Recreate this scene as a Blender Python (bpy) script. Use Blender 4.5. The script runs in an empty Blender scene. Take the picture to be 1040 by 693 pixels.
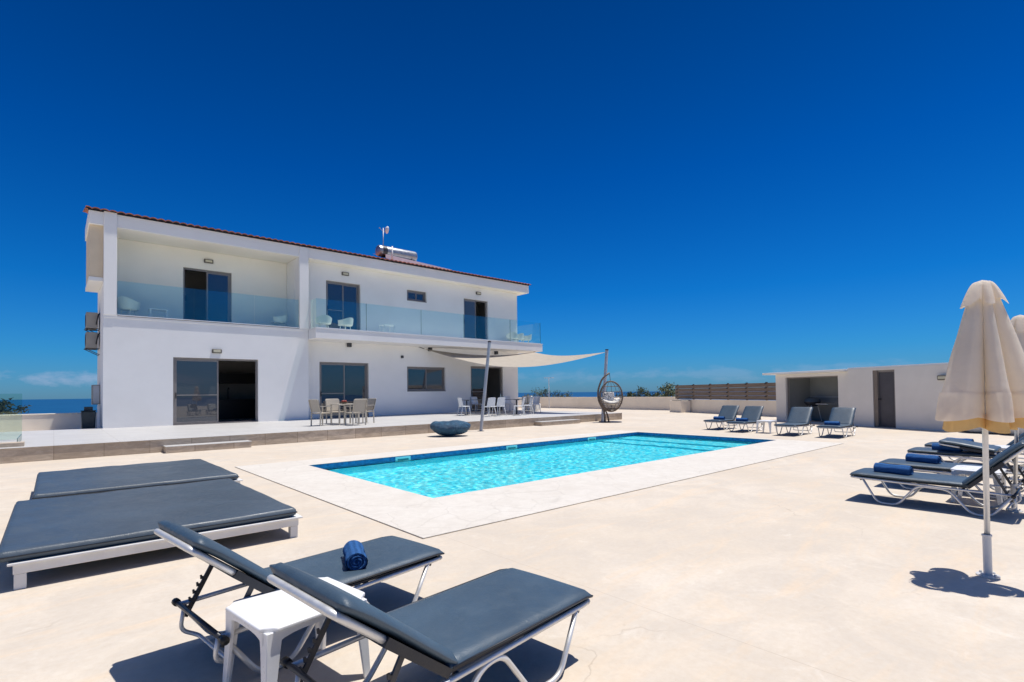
import bpy, math, random
from mathutils import Vector, Matrix, noise as mnoise
random.seed(7)
R = math.radians
col = bpy.context.scene.collection
scene = bpy.context.scene

# ------------------------------------------------------------------ materials
def newmat(name):
    m = bpy.data.materials.new(name); m.use_nodes = True
    nt = m.node_tree
    return m, nt, nt.nodes['Principled BSDF'], nt.nodes['Material Output']

def N(nt, typ, **kw):
    n = nt.nodes.new(typ)
    for k, v in kw.items():
        if k in n.inputs.keys(): n.inputs[k].default_value = v
        else: setattr(n, k, v)
    return n

def ramp(nt, fac, stops):
    r = nt.nodes.new('ShaderNodeValToRGB')
    els = r.color_ramp.elements
    while len(els) < len(stops): els.new(0.5)
    for e, (p, c) in zip(els, stops):
        e.position = p
        e.color = (c[0], c[1], c[2], 1) if hasattr(c, '__len__') else (c, c, c, 1)
    nt.links.new(fac, r.inputs[0])
    return r.outputs[0]

def coords(nt, scale=(1, 1, 1), rot=(0, 0, 0), obj=True):
    tc = nt.nodes.new('ShaderNodeTexCoord'); mp = nt.nodes.new('ShaderNodeMapping')
    mp.inputs['Scale'].default_value = scale; mp.inputs['Rotation'].default_value = rot
    nt.links.new(tc.outputs['Object' if obj else 'Generated'], mp.inputs[0])
    return mp.outputs[0]

def noise(nt, vec, scale, detail=4, rough=0.55, dist=0.0):
    n = N(nt, 'ShaderNodeTexNoise'); n.inputs['Scale'].default_value = scale
    n.inputs['Detail'].default_value = detail; n.inputs['Roughness'].default_value = rough
    n.inputs['Distortion'].default_value = dist
    nt.links.new(vec, n.inputs['Vector'])
    return n.outputs['Fac']

def mix(nt, fac, a, b, blend='MIX'):
    m = nt.nodes.new('ShaderNodeMix'); m.data_type = 'RGBA'; m.blend_type = blend
    for sock, v in ((m.inputs[0], fac), (m.inputs[6], a), (m.inputs[7], b)):
        if isinstance(v, bpy.types.NodeSocket): nt.links.new(v, sock)
        elif hasattr(v, '__len__'): sock.default_value = (v[0], v[1], v[2], 1)
        else: sock.default_value = v
    return m.outputs[2]

def math_(nt, op, a, b=0.0, c=0.0):
    m = nt.nodes.new('ShaderNodeMath'); m.operation = op
    for i, v in enumerate((a, b, c)):
        if isinstance(v, bpy.types.NodeSocket): nt.links.new(v, m.inputs[i])
        else: m.inputs[i].default_value = v
    return m.outputs[0]

def bump(nt, p, h, strength=0.3, dist=0.01):
    b = nt.nodes.new('ShaderNodeBump'); b.inputs['Strength'].default_value = strength
    b.inputs['Distance'].default_value = dist
    nt.links.new(h, b.inputs['Height']); nt.links.new(b.outputs[0], p.inputs['Normal'])

def simple(name, c, rough=0.6, metal=0.0, var=0.12, scale=3.0, bs=0.1, bscale=60, bd=0.003, spec=0.5, grime=None):
    m, nt, p, o = newmat(name)
    v = coords(nt)
    f = noise(nt, v, scale, 5, 0.6)
    a = tuple(x * (1 - var) for x in c); b = tuple(min(1, x * (1 + var)) for x in c)
    cc = ramp(nt, f, [(0.3, a), (0.7, b)])
    if grime:
        g = noise(nt, v, scale * 0.37, 6, 0.65, 0.6)
        gf = ramp(nt, g, [(0.45, 0.0), (0.72, grime[1])])
        cc = mix(nt, gf, cc, grime[0])
    nt.links.new(cc, p.inputs['Base Color'])
    rr = ramp(nt, noise(nt, v, scale * 2.3, 4), [(0.3, max(0, rough - 0.08)), (0.7, min(1, rough + 0.08))])
    nt.links.new(rr, p.inputs['Roughness'])
    p.inputs['Metallic'].default_value = metal
    p.inputs['Specular IOR Level'].default_value = spec
    if bs: bump(nt, p, noise(nt, v, bscale, 4), bs, bd)
    return m

M = {}
M['wall'] = simple('white_render', (0.875, 0.86, 0.83), 0.85, var=0.03, scale=0.7, bs=0.25, bscale=90, bd=0.004, spec=0.2, grime=((0.62, 0.58, 0.52), 0.18))
M['wall_sun'] = simple('cream_render_sunlit', (0.93, 0.86, 0.75), 0.85, var=0.04, bs=0.2)  # lighter copy of the cream render, sunlight put into its colour
M['wall_bay'] = simple('tan_render', (0.76, 0.62, 0.44), 0.85, var=0.04, bs=0.2)
M['wall_in'] = simple('white_render_warm_bounce', (0.91, 0.87, 0.77), 0.85, var=0.03, scale=0.8, bs=0.2, bscale=60, bd=0.004, spec=0.2)  # white render with warm bounced light put into its colour
M['wall_cream'] = simple('cream_render', (0.84, 0.75, 0.63), 0.85, var=0.05, scale=0.8, bs=0.25, bscale=60, bd=0.004, spec=0.2, grime=((0.5, 0.44, 0.36), 0.25))
M['wall_shed'] = simple('shed_render', (0.80, 0.75, 0.68), 0.85, var=0.05, scale=0.8, bs=0.3, bscale=50, bd=0.005, spec=0.2, grime=((0.6, 0.55, 0.47), 0.3))
M['white_plastic'] = simple('white_plastic', (0.82, 0.82, 0.82), 0.32, var=0.03, scale=6, bs=0.04, bscale=200, bd=0.001, grime=((0.6, 0.58, 0.55), 0.2))
M['white_paint'] = simple('white_painted_wood', (0.74, 0.73, 0.71), 0.45, var=0.05, scale=5, bs=0.1, bscale=40, grime=((0.5, 0.46, 0.4), 0.35))
M['white_chair'] = simple('white_chair_plastic', (0.75, 0.77, 0.78), 0.4, var=0.04, scale=6, bs=0)
M['ivory'] = simple('ivory_plastic', (0.85, 0.82, 0.72), 0.5, var=0.04, scale=6, bs=0)
M['alu'] = simple('aluminium_tube', (0.70, 0.695, 0.68), 0.45, metal=0.55, var=0.08, scale=9, bs=0.05, bscale=90, bd=0.001)
M['dark_metal'] = simple('dark_metal', (0.05, 0.052, 0.06), 0.4, metal=0.4, var=0.15, scale=9, bs=0.05)
M['frame'] = simple('brown_grey_window_frame', (0.25, 0.225, 0.21), 0.45, metal=0.2, var=0.08, scale=5, bs=0)
M['grey_mast'] = simple('grey_mast_paint', (0.46, 0.475, 0.50), 0.45, metal=0.3, var=0.08, scale=4, bs=0.05)
M['black'] = simple('black_rubber', (0.012, 0.012, 0.013), 0.5, var=0.2, scale=8, bs=0)
M['dark_in'] = simple('dark_interior', (0.42, 0.40, 0.38), 0.8, var=0.1, scale=2, bs=0)
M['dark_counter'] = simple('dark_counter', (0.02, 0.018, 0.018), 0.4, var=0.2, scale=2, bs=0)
M['lamp'] = simple('lamp_housing', (0.12, 0.11, 0.09), 0.5, var=0.1, scale=6, bs=0)
M['lamp_glass'] = simple('frosted_lamp_glass', (0.62, 0.58, 0.42), 0.3, var=0.05, scale=6, bs=0)
M['door'] = simple('grey_door_paint', (0.075, 0.07, 0.08), 0.5, var=0.08, scale=5, bs=0.1)
M['steel'] = simple('stainless_tank', (0.34, 0.355, 0.38), 0.4, metal=0.7, var=0.15, scale=4, bs=0.08, bscale=12)
M['solar'] = simple('solar_collector_glass', (0.75, 0.72, 0.72), 0.35, var=0.1, scale=2, bs=0)
M['ac'] = simple('ac_casing', (0.36, 0.33, 0.29), 0.5, var=0.08, scale=5, bs=0)
M['bin'] = simple('dark_grey_plastic', (0.028, 0.04, 0.045), 0.5, var=0.2, scale=5, bs=0.1)
M['terra'] = simple('terracotta_tile', (0.50, 0.17, 0.09), 0.8, var=0.35, scale=4.5, bs=0.3, bscale=40, bd=0.006, grime=((0.16, 0.07, 0.05), 0.5))
M['cushion_white'] = simple('white_cushion', (0.72, 0.68, 0.6), 0.9, var=0.2, scale=12, bs=0.3, bscale=30)
M['wicker'] = simple('brown_wicker', (0.15, 0.115, 0.09), 0.6, var=0.4, scale=20, bs=0.5, bscale=120)
M['sack'] = simple('pale_sack_cloth', (0.52, 0.52, 0.53), 0.85, var=0.12, scale=5, bs=0.6, bscale=14, bd=0.03)
M['sea'] = None

def m_beige_weave():
    m, nt, p, o = newmat('beige_woven_textilene')
    v = coords(nt)
    w = N(nt, 'ShaderNodeTexWave'); w.inputs['Scale'].default_value = 14; w.bands_direction = 'X'
    nt.links.new(v, w.inputs['Vector'])
    nt.links.new(ramp(nt, w.outputs['Fac'], [(0.2, (0.36, 0.31, 0.24)), (0.8, (0.56, 0.5, 0.41))]), p.inputs['Base Color'])
    p.inputs['Roughness'].default_value = 0.7
    return m
M['beige'] = m_beige_weave()
M['beige_metal'] = simple('beige_metal', (0.5, 0.45, 0.37), 0.45, metal=0.2, var=0.05, scale=5, bs=0)

def m_leather(name, c, rough=0.42, scale=1.6, fine=160):
    m, nt, p, o = newmat(name)
    v = coords(nt)
    f = noise(nt, v, scale, 5, 0.65, 0.8)
    d = noise(nt, v, scale * 5, 6, 0.7, 0.3)
    c1 = tuple(x * 0.82 for x in c); c2 = tuple(x * 1.18 for x in c)
    cc = ramp(nt, f, [(0.3, c1), (0.7, c2)])
    cc = mix(nt, ramp(nt, d, [(0.52, 0.0), (0.78, 0.14)]), cc, tuple(min(1, x * 1.5 + 0.02) for x in c))
    nt.links.new(cc, p.inputs['Base Color'])
    nt.links.new(ramp(nt, d, [(0.3, rough - 0.07), (0.7, rough + 0.12)]), p.inputs['Roughness'])
    g = N(nt, 'ShaderNodeTexVoronoi'); g.inputs['Scale'].default_value = fine; nt.links.new(v, g.inputs['Vector'])
    h = math_(nt, 'ADD', math_(nt, 'MULTIPLY', g.outputs['Distance'], 0.12), noise(nt, v, 5, 3, 0.6, 1.2))
    bump(nt, p, h, 0.3, 0.016)
    return m
M['leather'] = m_leather('slate_leatherette', (0.050, 0.083, 0.118), 0.42)
M['leather_dark'] = m_leather('dark_leatherette', (0.016, 0.019, 0.026), 0.45)
M['bed_leather'] = m_leather('charcoal_bed_cover', (0.055, 0.078, 0.104), 0.42, 0.9, 130)

def m_towel(name, c):
    m, nt, p, o = newmat(name)
    v = coords(nt)
    w = N(nt, 'ShaderNodeTexWave'); w.inputs['Scale'].default_value = 9; w.inputs['Distortion'].default_value = 1.2
    w.bands_direction = 'Y'; nt.links.new(v, w.inputs['Vector'])
    f = noise(nt, v, 60, 4, 0.7)
    cc = ramp(nt, w.outputs['Fac'], [(0.2, tuple(x * 0.75 for x in c)), (0.8, tuple(x * 1.15 for x in c))])
    cc = mix(nt, ramp(nt, f, [(0.4, 0.0), (0.8, 0.5)]), cc, tuple(min(1, x * 1.7 + 0.01) for x in c))
    nt.links.new(cc, p.inputs['Base Color']); p.inputs['Roughness'].default_value = 1
    p.inputs['Specular IOR Level'].default_value = 0.1
    bump(nt, p, noise(nt, v, 150, 4, 0.8), 0.9, 0.01)
    return m
M['towel'] = m_towel('blue_terry_towel', (0.035, 0.115, 0.30))

def m_beanbag():
    m, nt, p, o = newmat('blue_nylon_beanbag')
    v = coords(nt)
    f = noise(nt, v, 5, 6, 0.75, 1.5)
    nt.links.new(ramp(nt, f, [(0.32, (0.008, 0.04, 0.09)), (0.5, (0.018, 0.085, 0.16)), (0.7, (0.05, 0.16, 0.26))]), p.inputs['Base Color'])
    p.inputs['Roughness'].default_value = 0.55
    bump(nt, p, f, 0.9, 0.10)
    return m
M['beanbag'] = m_beanbag()

def fresnel(nt, ior):
    # same reflectance seen from either side of the sheet
    g = nt.nodes.new('ShaderNodeNewGeometry'); fr = N(nt, 'ShaderNodeFresnel')
    i = math_(nt, 'MULTIPLY_ADD', g.outputs['Backfacing'], 1 / ior - ior, ior)
    nt.links.new(i, fr.inputs['IOR']); return fr

def m_glass_panel(name, tint, gloss=0.12):
    m, nt, p, o = newmat(name)
    nt.nodes.remove(p)
    t = N(nt, 'ShaderNodeBsdfTransparent'); t.inputs['Color'].default_value = (*tint, 1)
    g = N(nt, 'ShaderNodeBsdfGlossy'); g.inputs['Roughness'].default_value = 0.02; g.inputs['Color'].default_value = (0.9, 1, 1, 1)
    fr = fresnel(nt, 1.5)
    sc = math_(nt, 'MULTIPLY_ADD', fr.outputs[0], 0.9, gloss)
    mx = N(nt, 'ShaderNodeMixShader'); nt.links.new(sc, mx.inputs[0]); nt.links.new(t.outputs[0], mx.inputs[1]); nt.links.new(g.outputs[0], mx.inputs[2])
    nt.links.new(mx.outputs[0], o.inputs[0])
    return m
M['balustrade_glass'] = m_glass_panel('green_tinted_balustrade_glass', (0.87, 0.965, 0.96), 0.03)
M['clear_glass'] = m_glass_panel('clear_fence_glass', (0.84, 0.92, 0.88), 0.0)
M['glass_edge'] = simple('green_glass_edge', (0.05, 0.16, 0.13), 0.2, var=0.1, bs=0)

def m_window(name, c=(0.012, 0.014, 0.018), refl=0.28):
    # dark room behind: dark body under a clear reflecting surface
    m, nt, p, o = newmat(name)
    v = coords(nt)
    p.inputs['Base Color'].default_value = (*c, 1); p.inputs['Roughness'].default_value = 0.9
    g = N(nt, 'ShaderNodeBsdfGlossy'); g.inputs['Roughness'].default_value = 0.01
    g.inputs['Color'].default_value = (0.8, 0.82, 0.85, 1)
    b = N(nt, 'ShaderNodeBump'); b.inputs['Strength'].default_value = 0.04; b.inputs['Distance'].default_value = 0.01
    nt.links.new(noise(nt, v, 1.2, 2), b.inputs['Height']); nt.links.new(b.outputs[0], g.inputs['Normal'])
    fr = fresnel(nt, 1.5)
    mx = N(nt, 'ShaderNodeMixShader'); nt.links.new(math_(nt, 'MULTIPLY_ADD', fr.outputs[0], 0.9, refl), mx.inputs[0])
    nt.links.new(p.outputs[0], mx.inputs[1]); nt.links.new(g.outputs[0], mx.inputs[2]); nt.links.new(mx.outputs[0], o.inputs[0])
    return m
M['pane'] = m_window('dark_reflecting_pane', (0.014, 0.015, 0.018), 0.10)
M['pane_screen'] = m_window('insect_screen_pane', (0.05, 0.055, 0.065), 0.06)

def m_canvas(name, c, under=None, trans=0.35):
    m, nt, p, o = newmat(name)
    v = coords(nt)
    f = noise(nt, v, 3, 6, 0.65, 0.5)
    cc = ramp(nt, f, [(0.3, tuple(x * 0.86 for x in c)), (0.7, c)])
    nt.links.new(cc, p.inputs['Base Color']); p.inputs['Roughness'].default_value = 0.9; p.inputs['Specular IOR Level'].default_value = 0.1
    h = math_(nt, 'ADD', math_(nt, 'MULTIPLY', noise(nt, v, 7, 4, 0.6, 2.0), 1.0), math_(nt, 'MULTIPLY', noise(nt, v, 120, 2), 0.05))
    bump(nt, p, h, 0.3, 0.02)
    t = N(nt, 'ShaderNodeBsdfTranslucent'); t.inputs['Color'].default_value = (*(under or c), 1)
    mx = N(nt, 'ShaderNodeMixShader'); mx.inputs[0].default_value = trans
    nt.links.new(p.outputs[0], mx.inputs[1]); nt.links.new(t.outputs[0], mx.inputs[2]); nt.links.new(mx.outputs[0], o.inputs[0])
    return m
M['canvas'] = m_canvas('ecru_parasol_canvas', (0.93, 0.87, 0.78), (0.97, 0.84, 0.66), 0.42)
M['canvas_yellow'] = m_canvas('yellowed_canvas_hem', (0.72, 0.52, 0.24), (0.8, 0.5, 0.2), 0.3)
M['sail'] = m_canvas('sand_shade_sail_cloth', (0.50, 0.45, 0.38), (0.58, 0.47, 0.34), 0.14)

JOINTS = (('X', 2.87), ('Y', -3.4))
def m_ground():
    m, nt, p, o = newmat('sand_coloured_concrete')
    v = coords(nt)
    big = noise(nt, v, 0.35, 6, 0.6, 0.7)
    mid = noise(nt, v, 1.7, 7, 0.68, 0.9)
    fine = noise(nt, v, 22, 5, 0.7)
    c = ramp(nt, big, [(0.3, (0.575, 0.495, 0.395)), (0.5, (0.63, 0.555, 0.46)), (0.72, (0.675, 0.615, 0.53))])
    c = mix(nt, ramp(nt, mid, [(0.38, 0.0), (0.62, 0.8)]), c, (0.545, 0.485, 0.41))
    vs = coords(nt, (0.5, 2.2, 1), (0, 0, R(28)))
    st = noise(nt, vs, 1.1, 6, 0.7, 1.6)
    c = mix(nt, ramp(nt, st, [(0.50, 0.0), (0.72, 0.5)]), c, (0.72, 0.55, 0.375))
    c = mix(nt, ramp(nt, noise(nt, v, 3.1, 6, 0.7, 1.0), [(0.58, 0.0), (0.75, 0.35)]), c, (0.76, 0.71, 0.63))
    c = mix(nt, ramp(nt, fine, [(0.35, 0.22), (0.6, 0.0)]), c, (0.48, 0.38, 0.27))
    sp = noise(nt, v, 95, 2, 0.5)
    c = mix(nt, ramp(nt, sp, [(0.70, 0.0), (0.76, 0.45)]), c, (0.32, 0.25, 0.18))
    # hairline cracks: warped cell borders, broken up by noise
    wv = nt.nodes.new('ShaderNodeVectorMath'); wv.operation = 'MULTIPLY_ADD'
    nz = N(nt, 'ShaderNodeTexNoise'); nz.inputs['Scale'].default_value = 1.6; nz.inputs['Detail'].default_value = 6
    nt.links.new(v, nz.inputs['Vector']); nt.links.new(nz.outputs['Color'], wv.inputs[0])
    wv.inputs[1].default_value = (0.9, 0.9, 0); nt.links.new(v, wv.inputs[2])
    vo = N(nt, 'ShaderNodeTexVoronoi'); vo.feature = 'DISTANCE_TO_EDGE'; vo.inputs['Scale'].default_value = 0.36
    nt.links.new(wv.outputs[0], vo.inputs['Vector'])
    line = ramp(nt, vo.outputs['Distance'], [(0.0, 1.0), (0.0028, 0.0)])
    gate = ramp(nt, noise(nt, v, 0.9, 3), [(0.52, 0.0), (0.64, 0.4)])
    c = mix(nt, math_(nt, 'MULTIPLY', line, gate), c, (0.30, 0.24, 0.18))
    sxyz = nt.nodes.new('ShaderNodeSeparateXYZ'); nt.links.new(v, sxyz.inputs[0])
    for k, (ax_, pos_) in enumerate(JOINTS):
        dd_ = math_(nt, 'ABSOLUTE', math_(nt, 'SUBTRACT', sxyz.outputs[ax_], pos_))
        c = mix(nt, math_(nt, 'MULTIPLY', math_(nt, 'LESS_THAN', dd_, 0.0025), 0.45), c, (0.36, 0.29, 0.22))
    nt.links.new(c, p.inputs['Base Color'])
    p.inputs['Roughness'].default_value = 0.75; p.inputs['Specular IOR Level'].default_value = 0.25
    bump(nt, p, math_(nt, 'ADD', math_(nt, 'MULTIPLY', fine, 0.5), mid), 0.35, 0.012)
    return m
M['ground'] = m_ground()

def m_coping():
    m, nt, p, o = newmat('pale_stamped_stone_coping')
    v = coords(nt)
    c = ramp(nt, noise(nt, v, 0.9, 6, 0.65, 0.8), [(0.3, (0.615, 0.565, 0.495)), (0.7, (0.68, 0.64, 0.575))])
    c = mix(nt, ramp(nt, noise(nt, v, 5, 7, 0.75, 0.8), [(0.42, 0.0), (0.66, 0.55)]), c, (0.54, 0.495, 0.43))
    wv = nt.nodes.new('ShaderNodeVectorMath'); wv.operation = 'MULTIPLY_ADD'
    nz = N(nt, 'ShaderNodeTexNoise'); nz.inputs['Scale'].default_value = 3.0; nz.inputs['Detail'].default_value = 5
    nt.links.new(v, nz.inputs['Vector']); nt.links.new(nz.outputs['Color'], wv.inputs[0])
    wv.inputs[1].default_value = (0.22, 0.22, 0); nt.links.new(v, wv.inputs[2])
    vo = N(nt, 'ShaderNodeTexVoronoi'); vo.feature = 'DISTANCE_TO_EDGE'; vo.inputs['Scale'].default_value = 1.5
    nt.links.new(wv.outputs[0], vo.inputs['Vector'])
    line = ramp(nt, vo.outputs['Distance'], [(0.0, 0.22), (0.02, 0.0)])
    c = mix(nt, line, c, (0.36, 0.33, 0.28))
    nt.links.new(c, p.inputs['Base Color']); p.inputs['Roughness'].default_value = 0.7
    h = math_(nt, 'SUBTRACT', noise(nt, v, 9, 6, 0.7), math_(nt, 'MULTIPLY', line, 1.0))
    bump(nt, p, h, 0.5, 0.015)
    return m
M['coping'] = m_coping()

def m_terrace():
    m, nt, p, o = newmat('pale_grey_porcelain_paving')
    v = coords(nt)
    b = N(nt, 'ShaderNodeTexBrick'); b.offset = 0.0
    b.inputs['Scale'].default_value = 1.0; b.inputs['Mortar Size'].default_value = 0.006
    b.inputs['Brick Width'].default_value = 1.2; b.inputs['Row Height'].default_value = 0.6
    b.inputs['Color1'].default_value = (0.50, 0.49, 0.475, 1); b.inputs['Color2'].default_value = (0.54, 0.53, 0.51, 1); b.inputs['Mortar'].default_value = (0.4, 0.38, 0.35, 1)
    nt.links.new(v, b.inputs['Vector'])
    c = mix(nt, ramp(nt, noise(nt, v, 1.3, 6, 0.7, 0.8), [(0.4, 0.0), (0.7, 0.5)]), b.outputs['Color'], (0.43, 0.415, 0.39))
    nt.links.new(c, p.inputs['Base Color']); p.inputs['Roughness'].default_value = 0.5
    return m
M['terrace'] = m_terrace()

def m_riser():
    m, nt, p, o = newmat('brown_stone_look_tiles')
    v = coords(nt)
    b = N(nt, 'ShaderNodeTexBrick'); b.offset = 0.0
    b.inputs['Scale'].default_value = 1.0; b.inputs['Mortar Size'].default_value = 0.006
    b.inputs['Brick Width'].default_value = 0.9; b.inputs['Row Height'].default_value = 5.0
    b.inputs['Color1'].default_value = (0.46, 0.36, 0.26, 1); b.inputs['Color2'].default_value = (0.66, 0.55, 0.42, 1); b.inputs['Mortar'].default_value = (0.20, 0.13, 0.08, 1)
    vb = coords(nt, (1, 1, 1), (R(90), 0, 0)); nt.links.new(vb, b.inputs['Vector'])
    vs = coords(nt, (1.0, 1.0, 3.4), (0, R(24), 0))
    f = noise(nt, vs, 2.2, 7, 0.7, 1.3)
    c = mix(nt, ramp(nt, f, [(0.38, 0.0), (0.62, 0.75)]), b.outputs['Color'], (0.34, 0.27, 0.20))
    c = mix(nt, ramp(nt, noise(nt, vs, 5.1, 5, 0.7), [(0.55, 0.0), (0.75, 0.6)]), c, (0.60, 0.54, 0.45))
    nt.links.new(c, p.inputs['Base Color']); p.inputs['Roughness'].default_value = 0.55
    return m
M['riser'] = m_riser()

def m_mosaic(name, c1, c2, size=0.05):
    m, nt, p, o = newmat(name)
    v = coords(nt)
    s = nt.nodes.new('ShaderNodeVectorMath'); s.operation = 'SNAP'; s.inputs[1].default_value = (size,) * 3
    nt.links.new(v, s.inputs[0])
    w = N(nt, 'ShaderNodeTexWhiteNoise'); nt.links.new(s.outputs[0], w.inputs['Vector'])
    c = ramp(nt, w.outputs['Value'], [(0.0, c1), (1.0, c2)])
    c = mix(nt, ramp(nt, noise(nt, v, 0.7, 4), [(0.35, 0.0), (0.7, 0.25)]), c, c1)
    nt.links.new(c, p.inputs['Base Color']); p.inputs['Roughness'].default_value = 0.3
    return m
M['mosaic'] = m_mosaic('turquoise_pool_mosaic', (0.025, 0.80, 1.0), (0.32, 1.0, 1.0), 0.07)
M['mosaic_dark'] = m_mosaic('navy_waterline_mosaic', (0.004, 0.12, 0.34), (0.012, 0.24, 0.52))
M['skimmer'] = simple('turquoise_skimmer_plastic', (0.35, 0.85, 0.85), 0.4, bs=0)
M['skimmer_in'] = simple('skimmer_flap', (0.03, 0.30, 0.33), 0.4, bs=0)

def m_water():
    m, nt, p, o = newmat('pool_water')
    nt.nodes.remove(p)
    rf = N(nt, 'ShaderNodeBsdfRefraction'); rf.inputs['IOR'].default_value = 1.33; rf.inputs['Roughness'].default_value = 0.0
    rf.inputs['Color'].default_value = (0.92, 1.0, 1.0, 1)
    g = N(nt, 'ShaderNodeBsdfGlossy'); g.inputs['Roughness'].default_value = 0.02
    fr = N(nt, 'ShaderNodeFresnel'); fr.inputs['IOR'].default_value = 1.33
    m2 = N(nt, 'ShaderNodeMixShader'); nt.links.new(math_(nt, 'MULTIPLY', fr.outputs[0], 0.3), m2.inputs[0])
    nt.links.new(rf.outputs[0], m2.inputs[1]); nt.links.new(g.outputs[0], m2.inputs[2]); nt.links.new(m2.outputs[0], o.inputs[0])
    return m
M['water'] = m_water()

def m_sea():
    m, nt, p, o = newmat('deep_blue_sea')
    v = coords(nt, (0.002, 0.002, 0.002))
    nt.links.new(ramp(nt, noise(nt, v, 2.0, 5), [(0.3, (0.003, 0.062, 0.165)), (0.7, (0.005, 0.08, 0.20))]), p.inputs['Base Color'])
    p.inputs['Roughness'].default_value = 0.6; p.inputs['Specular IOR Level'].default_value = 0.15
    return m
M['sea'] = m_sea()

def m_wood_fence():
    m, nt, p, o = newmat('weathered_brown_boards')
    v = coords(nt, (0.6, 0.6, 9))
    f = noise(nt, v, 2.5, 6, 0.7, 0.6)
    nt.links.new(ramp(nt, f, [(0.3, (0.13, 0.095, 0.068)), (0.7, (0.25, 0.19, 0.14))]), p.inputs['Base Color'])
    p.inputs['Roughness'].default_value = 0.7
    bump(nt, p, f, 0.4, 0.01)
    return m
M['boards'] = m_wood_fence()
M['fence_post'] = simple('dark_fence_post', (0.035, 0.028, 0.024), 0.6, var=0.2, bs=0)
M['earth'] = simple('dry_hillside_earth', (0.30, 0.25, 0.17), 0.95, var=0.3, scale=0.2, bs=0.4, bscale=3, bd=0.2)

def m_leaf(name, c1, c2):
    m, nt, p, o = newmat(name)
    v = coords(nt)
    f = noise(nt, v, 2.5, 4, 0.7)
    nt.links.new(ramp(nt, f, [(0.3, c1), (0.7, c2)]), p.inputs['Base Color']); p.inputs['Roughness'].default_value = 0.7
    return m
M['leaf'] = m_leaf('olive_scrub_leaves', (0.035, 0.055, 0.025), (0.10, 0.13, 0.055))
M['bark'] = simple('bark', (0.12, 0.09, 0.065), 0.9, var=0.3, scale=4, bs=0.5)
M['red'] = simple('red_berries', (0.35, 0.05, 0.03), 0.5, bs=0)
M['bottle'] = simple('green_bottle', (0.3, 0.36, 0.34), 0.2, bs=0)

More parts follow.
